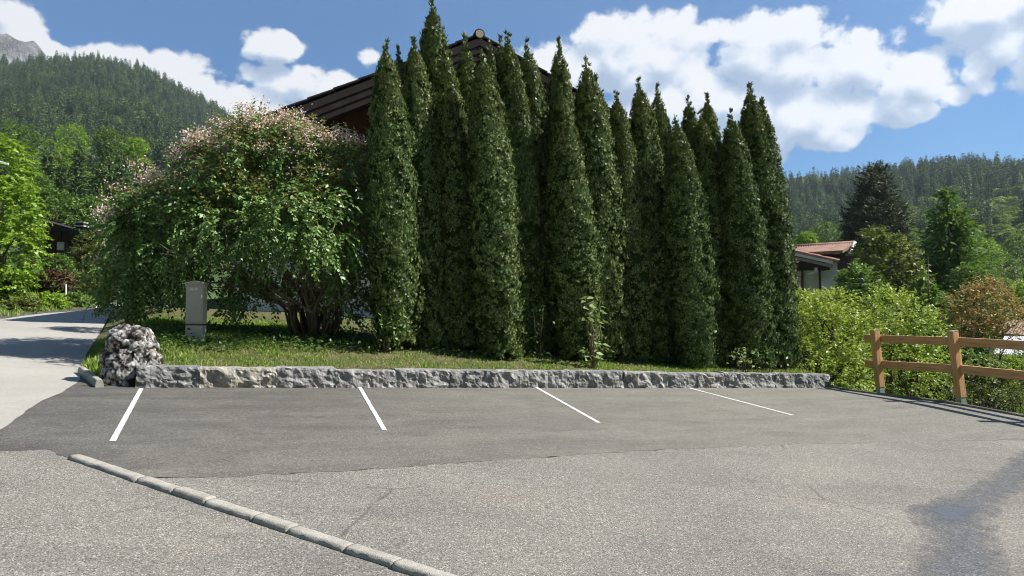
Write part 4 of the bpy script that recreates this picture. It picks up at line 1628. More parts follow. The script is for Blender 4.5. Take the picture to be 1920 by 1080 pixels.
def make_cabinet():
    b = gp(362, 641, L)
    Y = b.y
    k = Y / FPX
    w = 33 * k
    hgt = (641 - 531) * k
    d = w * .55
    root = empty('utility_cabinet', (b.x, Y, b.z), R(-3))
    tag(root, 'grey street utility cabinet standing on the lawn under the bush', 'cabinet')
    seam = hgt * (641 - 609) / 110.0
    mb = MB()
    mb.box((0, d / 2 + .01, seam / 2 - .04), (w * .985, d * .985, seam + .06))
    mb.build('plinth', M['cabinet'], root, .006)
    mb = MB()
    mb.box((0, d / 2 + .01, seam + .006), (w * .96, d * .96, .014))
    mb.build('seam', M['cabinet_dark'], root)
    mb = MB()
    hb = hgt - seam - .02
    mb.box((0, d / 2 + .012, seam + .012 + hb / 2), (w, d, hb))
    mb.build('housing', M['cabinet'], root, .008)
    mb = MB()
    mb.box((0, .008, seam + .03 + (hb - .06) / 2), (w * .90, .014, hb - .06))
    door = mb.build('door', M['cabinet'], root, .005)
    mb = MB()
    for s in (-.28, .0, .28):
        pass
    mb.box((0, -.003, hgt - .085), (w * .46, .006, .038))
    pl = mb.build('label_plate', M['plate'], door, .002)
    for (x, ww) in ((-.24, .2), (.0, .16), (.22, .18)):
        mb = MB()
        mb.box((x * w * .8, -.0075, hgt - .085), (ww * w * .55, .002, .012))
        mb.build('print', M['plate_ink'], pl) if x == 0 else None
    mb = MB()
    mb.tube([(-w * .25, -.03, seam * .76), (-w * .25, .03, seam * .76)], [.014, .014], 10)
    mb.build('lock', M['cabinet_dark'], root)
    mb = MB()
    # gently pitched lid
    e = .012
    z0 = hgt - .008
    vs = [(-w / 2 - e, -e, z0), (w / 2 + e, -e, z0), (w / 2 + e, d + .02 + e, z0), (-w / 2 - e, d + .02 + e, z0),
          (-w / 2 - e, -e, z0 + .016), (w / 2 + e, -e, z0 + .016), (w / 2 + e, d + .02 + e, z0 + .016), (-w / 2 - e, d + .02 + e, z0 + .016), (0, -e, z0 + .045), (0, d + .02 + e, z0 + .045)]
    mb.add(vs, [(3, 2, 1, 0), (0, 1, 5, 8, 4), (2, 3, 7, 9, 6), (1, 2, 6, 5), (3, 0, 4, 7), (5, 6, 9, 8), (4, 8, 9, 7)])
    mb.build('lid', M['cabinet'], root)


make_cabinet()

# ------------------------------------------------------------------ house behind the hedge


def make_house():
    phi = R(14.4)
    Pr = at(880, 68, 19.0)
    f = Vector((math.cos(phi), math.sin(phi), 0))
    n = Vector((-math.sin(phi), math.cos(phi), 0))
    tl = .474
    # left verge reaches photo column 285
    u = (285 - 960) / FPX
    d = (Pr.x - u * Pr.y * 1.0) / (f.x - u * f.y)
    half = d * 0.985
    root = empty('chalet', (Pr.x, Pr.y + 1, 0), phi)
    tag(root, 'dark timber chalet with gabled tile roof and white ground floor, behind the hedge', 'house')
    # local frame: x along the gable, y into the house, z up (relative to ground zero)
    zr = Pr.z
    ca = math.cos(math.atan(tl))

    def roofz(x, dz=0):
        return zr - abs(x) * tl + dz
    y0 = -1.0
    L_ = 12.0
    for s in (-1, 1):
        mb = MB()
        a, b = 0.0, s * half
        vs = [(a, y0, roofz(a, -.05)), (b, y0, roofz(b, -.05)), (b, y0 + L_, roofz(b, -.05)), (a, y0 + L_, roofz(a, -.05)),
              (a, y0, roofz(a, -.25)), (b, y0, roofz(b, -.25)), (b, y0 + L_, roofz(b, -.25)), (a, y0 + L_, roofz(a, -.25))]
        mb.add(vs, [(0, 1, 2, 3), (7, 6, 5, 4), (0, 4, 5, 1), (1, 5, 6, 2), (2, 6, 7, 3), (3, 7, 4, 0)])
        roof = mb.build('roof', M['darkwood'], root)
        # courses of verge tiles, each lapping the one below
        nt = 24
        M0 = Matrix.Rotation(math.atan(tl) * s, 3, 'Y')
        me = None
        for i in range(nt):
            x = s * half * (i + .5) / nt
            if me is None:
                q = MB()
                q.box((0, 0, 0), (half / nt * 1.16, .34, .055))
                me = q.mesh('tile', .012)
            o = link('tile', me, M['rooftile'], roof)
            o.location = (x, y0 + .10, roofz(x, .045 + (.012 if i % 2 else 0)))
            o.rotation_euler = (0, math.atan(tl) * s - .045 * s, 0)
        mb = MB()
        # tiled field behind the verge tiles
        for i in range(nt):
            x = s * half * (i + .5) / nt
            mb.box((x, y0 + .3 + (L_ - .4) / 2, roofz(x, .03)), (half / nt * 1.1, L_ - .4, .05), M0)
        mb.build('tile_field', M['rooftile'], roof)
        # stacked barge boards
        for (w0, w1, yy) in ((-.06, -.25, -.05), (-.262, -.44, -.025), (-.452, -.62, .0)):
            mb = MB()
            vs = []
            for y in (y0 + yy - .025, y0 + yy + .015):
                vs += [(0, y, roofz(0, w0)), (b, y, roofz(b, w0)), (b, y, roofz(b, w1)), (0, y, roofz(0, w1))]
            mb.add(vs, [(0, 1, 2, 3), (7, 6, 5, 4), (0, 4, 5, 1), (1, 5, 6, 2), (2, 6, 7, 3), (3, 7, 4, 0)])
            mb.build('barge_board', M['barge'], root)
        # purlin heads
        for fx in (.32, .62, .9):
            x = s * half * fx
            mb = MB()
            mb.box((x, y0 + .7, roofz(x, -.42)), (.16, 1.5, .2))
            mb.build('purlin', M['darkwood'], root, .01)
    # ridge tile with its pale round end
    mb = MB()
    mb.tube([(0, y0 - .07, zr + .05), (0, y0 + L_, zr + .05)], [.14, .14], 12)
    cap = mb.build('ridge_cap', M['rooftile'], root)
    mb = MB()
    mb.tube([(0, y0 - .09, zr + .05), (0, y0 - .072, zr + .05)], [.105, .105], 14)
    mb.build('ridge_end', M['ridgeend'], cap)
    # gable wall
    hw = half - 1.15
    split = 3.55
    bot = -2.5
    mb = MB()
    mb.box((0, L_ / 2 - .3, (split + bot) / 2), (2 * hw, L_ - 2.2, split - bot))
    wl = mb.build('ground_floor_wall', M['plaster'], root)
    yb = L_ / 2 - .3 - (L_ - 2.2) / 2
    # timber cladding, board by board
    nb = 40
    for i in range(nb):
        x0 = -hw - .04 + (2 * hw + .08) * i / nb
        x1 = -hw - .04 + (2 * hw + .08) * (i + 1) / nb - .012
        mb = MB()
        t0, t1 = roofz(x0, -.28), roofz(x1, -.28)
        vs = []
        for y in (yb - .05 - (.012 if i % 2 else 0), yb + .1):
            vs += [(x0, y, split), (x1, y, split), (x1, y, t1), (x0, y, t0)]
        mb.add(vs, [(0, 1, 2, 3), (7, 6, 5, 4), (0, 4, 5, 1), (1, 5, 6, 2), (2, 6, 7, 3), (3, 7, 4, 0)])
        mb.build('plank', M['redwood'], root)
    mb = MB()
    mb.add([(-hw, yb + .11, split), (hw, yb + .11, split), (hw, yb + .11, roofz(hw, -.3)), (0, yb + .11, roofz(0, -.3)), (-hw, yb + .11, roofz(hw, -.3)),
            (-hw, L_ - 1.5, split), (hw, L_ - 1.5, split), (hw, L_ - 1.5, roofz(hw, -.3)), (0, L_ - 1.5, roofz(0, -.3)), (-hw, L_ - 1.5, roofz(hw, -.3))],
           [(0, 1, 2, 3, 4), (9, 8, 7, 6, 5), (1, 6, 7, 2), (4, 9, 5, 0), (2, 7, 8, 3), (3, 8, 9, 4), (0, 5, 6, 1)])
    mb.build('upper_wall', M['darkwood'], root)
    # two upstairs windows, mostly behind the hedge
    for x in (-2.2, 2.2):
        mb = MB()
        mb.box((x, yb - .075, split + 1.25), (1.3, .06, 1.25))
        w = mb.build('window', M['darkwood'], root, .01)
        for sx in (-.3, .3):
            mb = MB()
            mb.box((x + sx, yb - .11, split + 1.25), (.52, .02, 1.05))
            mb.build('pane', M['glass'], w)


make_house()

# ------------------------------------------------------------------ wooden fence at the bank


def make_fence():
    p1 = gp(1651, 738)
    P1 = Vector((6.73, 13.64))
    P2 = Vector((7.11, 11.8)) if False else None
    a = gp(1651, 736)
    b0 = at(1803, 757, 11.85)
    b = Vector((b0.x, b0.y, b0.z))
    a = Vector((a.x, a.y, a.z))
    dv = (b - a)
    c = b + dv * 1.0
    c.z = float(G(c.x - .2, c.y)) + .02
    d = a - dv.normalized() * .42
    root = empty('wooden_fence', a)
    tag(root, 'new brown timber post-and-rail fence at the bank right of the bays', 'fence')
    tops = [at(1640, 620, a.y), at(1786, 622, b.y)]
    tops.append(Vector((c.x + (tops[1].x - b.x) * .8, c.y, c.z + 1.16)))
    dirv = Vector((dv.x, dv.y, 0)).normalized()
    ang = math.atan2(dirv.y, dirv.x)
    for foot, top in zip((a, b, c), tops):
        ax = top - foot
        Mz = Matrix.Rotation(ang, 3, 'Z')
        q = Vector((0, 0, 1)).rotation_difference(ax.normalized()).to_matrix()
        Mx = q @ Mz
        me_h = ax.length - .10
        mb = MB()
        mb.box((0, 0, 0), (me_h, .115, .115))
        # long axis X so that the grain runs along the post
        post = mb.build('post', M['wood'], root, .008)
        ctr = foot + ax.normalized() * (.10 + me_h / 2) - root.location
        post.location = ctr
        post.rotation_euler = (Mx @ Matrix.Rotation(-math.pi / 2, 3, 'Y')).to_euler()
        mb = MB()
        mb.box((me_h / 2 + .008, 0, 0), (.016, .118, .118))
        mb.build('post_top', M['endgrain'], post, .005)
        mb = MB()
        mb.box((-me_h / 2 - .04, 0, 0), (.20, .10, .10))
        mb.build('steel_shoe', M['zinc'], post, .004)
    # rails run behind the posts, two spans each
    offn = Vector((-dirv.y, dirv.x, 0))
    if offn.y < 0:
        offn = -offn
    rails = [((1612, 634), (1787, 640.5), 'top'), ((1618, 681.5), (1793, 692), 'low')]
    spans = []
    for (l, r, nm) in rails:
        A = at(l[0], l[1], d.y)
        # left stub end lies on the fence line continued past the first post
        tA = (d - a).dot(dirv)
        B = at(r[0], r[1], b.y)
        Pa = a + dirv * tA
        q0 = Vector((Pa.x, Pa.y, A.z))
        q1 = Vector((b.x + (tops[1].x - b.x) * .6, b.y, B.z))
        slope = (q1.z - q0.z) / (q1 - q0).length
        q2 = Vector((c.x, c.y, q1.z + (c.z - b.z) * .6))
        q2 = q2 + (q2 - q1).normalized() * .4
        for (s, e) in ((q0, q1 + (q1 - q0).normalized() * .02), (q1 + (q2 - q1).normalized() * .025, q2)):
            v = e - s
            mb = MB()
            mb.box((0, 0, 0), (v.length, .06, .135))
            o = mb.build('rail', M['wood'], root, .008)
            o.location = (s + e) / 2 + offn * .045 - root.location
            o.rotation_euler = (0, -math.asin(v.z / v.length), math.atan2(v.y, v.x))


make_fence()

# ------------------------------------------------------------------ shrubs and trees beyond the fence


def lobes_px(Y, items):
    out = []
    for (px, py, rx, ry, dy) in items:
        c = at(px, py, Y + dy)
        k = (Y + dy) / FPX
        out.append((c.x, c.y, c.z, rx * k, (rx + ry) * .5 * k, ry * k))
    return out


def conifer(name, label, base, H, Rm, mat, seed, n=2600, ll=.45, lw=.12, droop=.25, group=None, power=.9, bare=.06, cat='tree', trunk=.012):
    """whorled conifer: sprays along drooping branches"""
    rng = np.random.default_rng(seed)
    root = empty(name, base)
    tag(root, label, cat, group)
    h = bare + (1 - bare) * (1 - np.sqrt(rng.random(n)) * .999)
    nb = int(n / 14)
    bh = bare + (1 - bare) * (1 - np.sqrt(rng.random(nb)))
    bt = rng.uniform(0, 6.28, nb)
    bl = Rm * np.maximum(1 - (bh - bare) / (1 - bare), 0.02) ** power * rng.uniform(.7, 1.15, nb)
    k = 14
    t = np.tile(np.linspace(.18, 1.0, k), nb)
    H_ = np.repeat(bh, k) * H
    th = np.repeat(bt, k) + rng.normal(size=nb * k) * .10
    rl = np.repeat(bl, k) * t
    p = np.stack([np.cos(th) * rl, np.sin(th) * rl, H_ - droop * rl * t + rng.normal(size=nb * k) * .03 * Rm], 1)
    out = np.stack([np.cos(th), np.sin(th), np.zeros_like(th)], 1)
    ax = out + rng.normal(size=p.shape) * .55
    ax[:, 2] -= droop * .6
    s = rng.uniform(.6, 1.2, len(p))
    link('crown', leaf_mesh('crown', p, ax, rng.normal(size=p.shape) * .5 + np.array([0, 0, 1]), ll * s, lw * s, .1), M[mat], root)
    mb = MB()
    mb.tube([(0, 0, -.4), (0, 0, H * .5), (0, 0, H * .97)], [H * trunk, H * trunk * .6, H * trunk * .1], 7)
    for i in range(0, nb, 4):
        mb.tube([(0, 0, bh[i] * H), (math.cos(bt[i]) * bl[i] * .8, math.sin(bt[i]) * bl[i] * .8, bh[i] * H - droop * bl[i] * .6)], [H * trunk * .22, H * trunk * .05], 4)
    mb.build('trunk', M['bark'], root)
    return root


def make_right_plants():
    Y = 15.6
    b = T3(at(1540, 700, Y).x, Y)
    broad('bright_shrub', 'bright yellow-green shrub between the hedge end and the fence', 'shrub', b,
          lobes_px(Y, [(1530, 612, 46, 52, 0), (1575, 650, 52, 60, -.3), (1520, 690, 40, 45, -.8), (1565, 590, 40, 36, .3), (1500, 600, 30, 40, .6), (1590, 700, 50, 46, -.8), (1545, 720, 60, 40, -1.1)]),
          'yellow', 41, 1050, 10, .32, .07, .04, 8, .05, droop=.12, spreadstem=.9, lo=.45)
    Y = 16.2
    b = T3(at(1680, 700, Y).x, Y)
    broad('golden_shrub', 'yellow-green multi-stemmed shrub behind the first fence post', 'shrub', b,
          lobes_px(Y, [(1680, 600, 62, 42, 0), (1640, 640, 48, 52, -.3), (1725, 640, 44, 48, -.2), (1680, 680, 66, 50, -.5), (1655, 580, 40, 30, .2), (1620, 700, 36, 40, -.6), (1740, 690, 30, 34, -.6), (1700, 720, 60, 34, -.8)]),
          'yellow', 42, 1000, 10, .34, .07, .04, 10, .04, droop=.1, spreadstem=1.2, lo=.45)
    Y = 17.0
    b = T3(at(1850, 740, 14.6).x, 14.6)
    broad('brushy_shrub', 'half-bare shrub with dark branches beside the second fence post', 'shrub', b,
          lobes_px(14.6, [(1850, 720, 60, 40, 0), (1900, 700, 50, 40, .2), (1790, 725, 40, 32, .1), (1940, 730, 50, 50, 0), (1830, 760, 60, 26, -.4), (1900, 770, 60, 26, -.5)]),
          'olive', 43, 360, 8, .26, .055, .032, 14, .022, droop=.15, spreadstem=3.5, stemtop=1.1)
    Y = 22.0
    b = T3(at(1840, 700, Y).x, Y)
    broad('copper_maple', 'rounded copper-leaved maple above the second fence post', 'tree', b,
          lobes_px(Y, [(1845, 580, 62, 40, 0), (1810, 610, 36, 34, -.2), (1880, 600, 34, 34, 0), (1850, 560, 40, 26, .2), (1838, 625, 40, 26, -.2)]),
          'copper', 44, 760, 9, .34, .085, .05, 6, .045, droop=.1, lo=.45)
    for i, (px, py, rx, ry, Y, mat, lab) in enumerate(((1905, 700, 50, 36, 23, 'bright', 'light green shrub below the pale roof at the right edge'),
                                                       (1830, 700, 40, 40, 20, 'mid', 'dark green shrub seen between the fence rails'),
                                                       (1960, 720, 60, 50, 19, 'yellow', 'yellow-green shrub at the right border behind the fence'),
                                                       (1770, 690, 34, 44, 21, 'mid', 'green shrub between golden shrub and second post'))):
        b = T3(at(px, py, Y).x, Y)
        k = Y / FPX
        rng = np.random.default_rng(350 + i)
        broad('bank_shrub', lab, 'shrub', b, heap(rng, at(px, py, Y), rx * k, rx * k, ry * k, 6), mat, 360 + i, 520, 9, .28, .09, .055, 4, .03, droop=.2)
    # larger trees below in the valley
    Y = 27.0
    b = T3(at(1745, 700, Y).x, Y)
    conifer('small_spruce', 'dark green spruce standing behind the golden shrub', b, at(1745, 470, Y).z - b.z, 62 * Y / FPX, 'mid', 45, 3600, .34, .13, .3, power=.7)
    Y = 30.0
    b = T3(at(1660, 700, Y).x, Y)
    broad('leafy_tree', 'olive-green leafy tree right of the red-roofed house', 'tree', b,
          lobes_px(Y, [(1665, 500, 44, 50, 0), (1640, 540, 40, 44, 0), (1690, 540, 36, 50, 0), (1640, 470, 26, 30, .3), (1660, 600, 60, 50, -.5)]),
          'olive', 46, 1200, 9, .5, .16, .10, 3, .10, droop=.2)
    Y = 26.0
    b = T3(at(1600, 700, Y).x, Y)
    broad('light_tree', 'fresh green young tree in front of the red-roofed house', 'tree', b,
          lobes_px(Y, [(1604, 550, 28, 36, 0), (1592, 590, 32, 36, -.2), (1628, 580, 28, 44, 0), (1610, 525, 16, 22, .1), (1600, 630, 46, 40, -.3)]),
          'mid', 47, 1000, 9, .4, .13, .085, 3, .08, droop=.2)
    Y = 24.0
    b = T3(at(1510, 700, Y).x, Y)
    broad('hedge_side_shrub', 'pale green shrub below the white wall of the red-roofed house', 'shrub', b,
          lobes_px(Y, [(1498, 578, 28, 26, 0), (1540, 590, 30, 30, 0), (1490, 600, 26, 34, 0), (1520, 610, 50, 40, -.2)]),
          'yellow', 48, 700, 9, .35, .11, .07, 4, .05, droop=.2)
    Y = 44.0
    b = T3(at(1785, 700, Y).x, Y)
    conifer('larch', 'tall feathery green larch in front of the wooded hill', b, at(1762, 342, Y).z - b.z, 118 * Y / FPX, 'larch', 49, 22000, .5, .15, .12, power=.62, bare=.14)
    Y = 66.0
    b = T3(at(1640, 600, Y).x, Y)
    broad('dark_pine', 'broad dark pine behind the red-roofed house', 'tree', b,
          lobes_px(Y, [(1640, 350, 22, 32, 0), (1638, 385, 36, 36, 0), (1622, 415, 38, 34, -.5), (1660, 420, 38, 36, .5), (1640, 450, 52, 40, 0), (1640, 495, 60, 50, 0), (1610, 460, 30, 30, .4), (1672, 465, 28, 34, -.4)]),
          'pine', 50, 1700, 11, .80, .42, .10, 1, .30, droop=-.1, lo=.35)
    # further leafy trees down the valley at the right
    for i, (px, py, rx, ry, Y, mat, lab) in enumerate((
            (1885, 520, 52, 60, 60, 'mid', 'full green tree at the right edge below the wooded hill'),
            (1850, 470, 30, 34, 90, 'bright', 'small light green tree in front of the hill, right of the larch'),
            (1815, 540, 40, 40, 38, 'mid', 'green tree at the foot of the larch'),
            (1700, 450, 34, 44, 85, 'mid', 'green tree between the pine and the larch'),
            (1552, 440, 44, 26, 95, 'mid', 'broad green tree right behind the red roof'),
            (1512, 452, 20, 18, 70, 'bright', 'small round light green tree behind the red roof'),
            (1910, 470, 40, 40, 120, 'mid', 'dark green tree at the right picture edge under the ridge'),
            (1770, 590, 40, 36, 32, 'mid', 'bushy tree left of the copper maple'),
            (1910, 560, 34, 30, 48, 'bright', 'light green tree right above the copper maple'))):
        b = T3(at(px, py, Y).x, Y)
        k = Y / FPX
        rng = np.random.default_rng(300 + i)
        c = at(px, py, Y)
        broad('valley_tree', lab, 'tree', b, heap(rng, c, rx * k, rx * k, ry * k, 6), mat, 310 + i, 420, 9, max(.4, 8 * k), max(.13, 2.7 * k), max(.09, 1.9 * k), 1, .12 + .002 * Y, droop=.15)


make_right_plants()


def tiled_roof(name, parent, corners, thick, mat, ribs, wave=.05):
    """pantile roof plane: corrugated slab. corners: eave left, eave right, ridge right, ridge left (local)"""
    a, b, c, d = [Vector(p) for p in corners]
    n = (b - a).cross(d - a).normalized()
    if n.z < 0:
        n = -n
    nu = ribs * 4
    nv = 10
    vs, fs = [], []
    for j in range(nv + 1):
        for i in range(nu + 1):
            u, v = i / nu, j / nv
            p = (a.lerp(b, u)).lerp(d.lerp(c, u), v)
            p = p + n * (wave * math.sin(2 * math.pi * i / 4) + .02 * (j % 2))
            vs.append(p)
    for j in range(nv):
        for i in range(nu):
            fs.append((j * (nu + 1) + i, j * (nu + 1) + i + 1, (j + 1) * (nu + 1) + i + 1, (j + 1) * (nu + 1) + i))
    m = MB()
    m.add(vs, fs)
    for P, Q in ((a, b), (b, c), (c, d), (d, a)):
        k = len(m.v)
        m.add([P + n * wave, Q + n * wave, Q - n * thick, P - n * thick], [(0, 1, 2, 3)])
    m.add([a - n * thick, b - n * thick, c - n * thick, d - n * thick], [(3, 2, 1, 0)])
    return m.build(name, mat, parent)


def make_right_house():
    Y = 38.0
    k = Y / FPX
    b = T3(at(1510, 560, Y).x, Y)
    root = empty('tile_roof_house', b)
    tag(root, 'white house with red pantile roof and deep dark eaves, right of the hedge', 'house')

    def P(px, py, dy=0.0):
        return at(px, py, Y + dy) - b
    # rear wing: ridge runs to the right, tiles facing the camera
    r = tiled_roof('rear_roof', root, [P(1440, 478, 1.0), P(1580, 470.5, 1.0), P(1604, 455, 3.6), P(1440, 466, 3.6)], .12, M['redtile'], 36, .035)
    mb = MB()
    v0, v1 = P(1604, 455, 3.6), P(1597, 472, 1.0)
    mb.tube([P(1603, 454.5, 3.6), P(1594, 474, 1.0)], [.10, .10], 6)
    mb.build('verge', M['gutter'], r)
    mb = MB()
    mb.tube([P(1440, 465.5, 3.6), P(1604, 454.5, 3.6)], [.11, .11], 8)
    mb.build('ridge_cap', M['redtile'], r)
    mb = MB()
    c = (P(1440, 545, 4.2) + P(1590, 545, 4.2)) / 2
    z1 = P(1590, 476, 2.4).z
    mb.box((c.x, c.y, z1 / 2 - 1), (150 * k, 3.4, z1 + 2))
    mb.build('rear_wall', M['darkwood'], root)
    # front wing: gable with deep eaves, its roof edge falling to the right
    tiled_roof('front_roof', root, [P(1574, 489, -1.4), P(1574, 486, 2.6), P(1440, 457, 2.6), P(1440, 459.5, -1.4)], .10, M['redtile'], 14, .03)
    for (o0, o1, mat, yy) in ((2, 7, 'gutter', -1.45), (8.5, 14, 'greywood', -1.38)):
        mb = MB()
        A, B = P(1440, 461 + o0, yy), P(1562, 488 + o0, yy)
        C, D = P(1562, 488 + o1, yy), P(1440, 461 + o1, yy)
        vs = [A, B, C, D] + [q + Vector((0, .06, 0)) for q in (A, B, C, D)]
        mb.add(vs, [(0, 1, 2, 3), (7, 6, 5, 4), (0, 4, 5, 1), (1, 5, 6, 2), (2, 6, 7, 3), (3, 7, 4, 0)])
        mb.build('barge_board', M[mat], root)
    mb = MB()
    mb.tube([P(1530, 511, -1.3), P(1530, 502, -1.3)], [.07, .07], 6)
    mb.tube([P(1528, 511, -1.3), P(1515, 514, -1.0)], [.06, .06], 6)
    mb.build('downpipe', M['gutter'], root)
    # front walls
    def wall(name, x0, x1, y0, y1, dy, mat, th=.25):
        A, B = P(x0, y0, dy), P(x1, y1, dy)
        mb = MB()
        mb.box(((A.x + B.x) / 2, A.y + th / 2, (A.z + B.z) / 2), (B.x - A.x, th, abs(A.z - B.z)))
        return mb.build(name, M[mat], root)
    wall('upper_wall', 1440, 1548, 478, 507, .2, 'darkwood', 3.5)
    wall('front_wall', 1440, 1538, 507, 600, .25, 'shadedplaster', 3.4)
    wall('side_bay_wall', 1538, 1572, 492, 600, .9, 'shadedplaster', 2.6)
    w = wall('window', 1482, 1503, 507, 540, .17, 'greywood', .07)
    for i in range(3):
        for j in range(3):
            A, B = P(1483.5 + i * 6.6, 509 + j * 10, .13), P(1489 + i * 6.6, 517.5 + j * 10, .13)
            mb = MB()
            mb.box(((A.x + B.x) / 2, A.y + .01, (A.z + B.z) / 2), (B.x - A.x, .03, abs(A.z - B.z)))
            mb.build('pane', M['curtain'], w)
    for x in (1504.5, 1537.5):
        mb = MB()
        A, B = P(x, 505, .1), P(x, 560, .1)
        mb.box(((A.x + B.x) / 2, A.y, (A.z + B.z) / 2), (.09, .09, abs(A.z - B.z)))
        mb.build('timber_post', M['darkwood'], root)
    w = wall('side_window', 1545, 1556, 496, 506, .84, 'darkwood', .06)
    # low roof of another building at the right edge
    Y = 33.0
    b = T3(at(1915, 650, Y).x, Y)
    root = empty('low_building', b)
    tag(root, 'low building with brown roof and pale lower roof at the right edge', 'building')

    def Q(px, py, dy=0.0):
        return at(px, py, Y + dy) - b
    tiled_roof('roof', root, [Q(1868, 626, -1.0), Q(2010, 634, -1.0), Q(2010, 602, 2.2), Q(1890, 600, 2.2)], .12, M['browntile'], 24, .03)
    tiled_roof('lower_roof', root, [Q(1860, 664, -3.0), Q(2010, 668, -3.0), Q(2010, 632, -1.1), Q(1884, 630, -1.1)], .08, M['palemetal'], 40, .012)
    mb = MB()
    A, B = Q(1900, 634, .2), Q(2010, 634, .2)
    mb.box(((A.x + B.x) / 2, A.y + .9, A.z - 1.0), (B.x - A.x, 1.6, 1.9))
    mb.build('wall', M['shadedplaster'], root)


make_right_house()

# ------------------------------------------------------------------ left side: gardens above the lane


def rock(name, loc, size, seed, parent=None):
    bm = bmesh.new()
    bmesh.ops.create_icosphere(bm, subdivisions=3, radius=1.0)
    off = Vector((seed * 1.7, seed * .9, seed * 2.3))
    for v in bm.verts:
        d = v.co.normalized()
        v.co = Vector((d.x * size[0], d.y * size[1], d.z * size[2])) * (1 + .28 * mnoise.noise(d * 1.6 + off) + .12 * mnoise.noise(d * 4 + off))
    me = bpy.data.meshes.new('rock')
    bm.to_mesh(me)
    bm.free()
    o = link(name, me, M['rock'], parent)
    o.location = loc
    return o


def make_left():
    # big bright tree at the picture edge
    Y = 21.5
    b = T3(at(20, 590, Y).x, Y)
    broad('bright_maple', 'big bright green broadleaved tree at the left picture edge', 'tree', b,
          lobes_px(Y, [(-2, 330, 50, 60, 0), (22, 400, 46, 56, -.3), (-10, 460, 60, 66, -.4), (28, 480, 40, 46, -.6), (-60, 400, 70, 90, .3), (-4, 540, 46, 40, -.6), (14, 300, 34, 40, .2), (-60, 500, 70, 60, -.2), (40, 440, 30, 32, -.4)]),
          'bright', 61, 1700, 10, .30, .125, .07, 2, .11, droop=.35)
    # shrubs and rock garden along the lane
    def spot(px, py, Y=None):
        p = gp(px, py, lambda x, y: T(x, y))
        return p
    specs = [
        (105, 575, 32, 26, 24.0, 535, 'heather', 'brown heather-like shrub above the lane, behind the thin pole'),
        (155, 560, 34, 34, 26.5, 540, 'olive', 'olive-coloured low shrub beside the lane left of the flowering bush'),
        (160, 500, 40, 52, 29.0, 485, 'olive', 'tall olive-green shrub below the dark cabin'),
        (110, 520, 34, 26, 28.0, 500, 'mid', 'green rounded shrub in front of the dark cabin'),
        (20, 580, 34, 22, 21.0, 562, 'mid', 'low dark green shrub at the lane under the bright tree'),
        (95, 580, 40, 14, 22.0, 572, 'bright', 'low bright ground shrub at the lane edge'),
        (60, 560, 28, 24, 24.0, 540, 'mid', 'small green shrub between the bright tree and the heather'),
        (40, 592, 34, 15, 20.4, 580, 'olive', 'low olive plants overhanging the lane edge by the small rock'),
        (135, 578, 26, 14, 23.6, 571, 'mid', 'low green cushion plant beside the thin pole'),
        (180, 540, 30, 22, 27.5, 532, 'bright', 'low light green shrub at the bend of the lane'),
    ]
    for i, (px, pb, rx, ry, Y, pc, mat, lab) in enumerate(specs):
        c = at(px, pc, Y)
        b = T3(c.x, Y)
        k = Y / FPX
        rng = np.random.default_rng(600 + i)
        broad('garden_shrub', lab, 'shrub', b, heap(rng, c, rx * k, rx * k * .9, ry * k, 6), mat, 620 + i, 420, 9, .24, .085, .05, 4, .025, droop=.2)
    for i, (px, py, s, Y, lab) in enumerate(((70, 568, 26, 22.4, 'rounded pale rock in the rock garden above the lane'), (40, 588, 16, 20.5, 'small rock at the lane edge below the bright tree'),
                                             (8, 594, 18, 19.6, 'rock at the lane edge by the left picture border'), (52, 580, 12, 21.4, 'small dark rock beside the rounded pale one'), (178, 575, 14, 24.5, 'white stone at the bend of the lane'))):
        c = at(px, py, Y)
        k = Y / FPX
        z = min(c.z, float(T(c.x, c.y)) + s * k * .3)
        o = rock('garden_rock', (c.x, c.y, c.z), (s * k * .62, s * k * .5, s * k * .42), i + 3)
        tag(o, lab, 'rock', 'rocks along the lane')
    rng = np.random.default_rng(655)
    n = 16000
    x = rng.uniform(-19, -8.5, n)
    y = rng.uniform(15.5, 30, n)
    pd = (x - ROADL_A.x) * _rn[0] + (y - ROADL_A.y) * _rn[1]
    kk = pd > .25
    x, y = x[kk], y[kk]
    n = len(x)
    p = np.stack([x, y, T(x, y) - .01], 1)
    ax = rng.normal(size=(n, 3)) * .5
    ax[:, 2] = 1.0
    h = rng.uniform(.08, .26, n) * (.6 + .6 * (np.sin(x * 2.2) * np.sin(y * 1.9) > 0))
    v, f = leaf_quads(p, ax, rng.normal(size=(n, 3)), h, h * .09 + .008, .1)
    o = link('verge_grass', mesh_np('verge_grass', v, f), M['grass'])
    tag(o, 'tall uncut grass on the bank left of the lane', 'grass', kind='stuff')
    # thin pole
    Y = 22.8
    p0 = at(123, 567, Y)
    root = empty('garden_pole', p0)
    tag(root, 'thin pale pole with a small tap in the rock garden', 'pole')
    mb = MB()
    mb.tube([(0, 0, -.4), (0, 0, (567 - 533) * Y / FPX)], [.022, .022], 8)
    mb.build('post', M['gutter'], root)
    mb = MB()
    mb.tube([(-.10, -.03, .09), (.02, -.03, .09)], [.018, .018], 6)
    mb.tube([(-.10, -.03, .09), (-.10, -.03, .04)], [.016, .016], 6)
    mb.build('tap', M['zinc'], root)
    # curved garden hose hoop at the bend
    Y = 23.6
    c = at(174, 580, Y)
    mb = MB()
    pts = [(c.x + .12 * math.cos(a) * 1.0, Y, c.z + .02 + .14 * math.sin(a)) for a in np.linspace(-.6, 3.9, 14)]
    mb.tube(pts, [.014] * len(pts), 6)
    o = mb.build('garden_hoop', M['plaster'])
    tag(o, 'white curved hoop standing at the bend of the lane', 'hoop')
    # dark cabin
    Y = 34.0
    k = Y / FPX
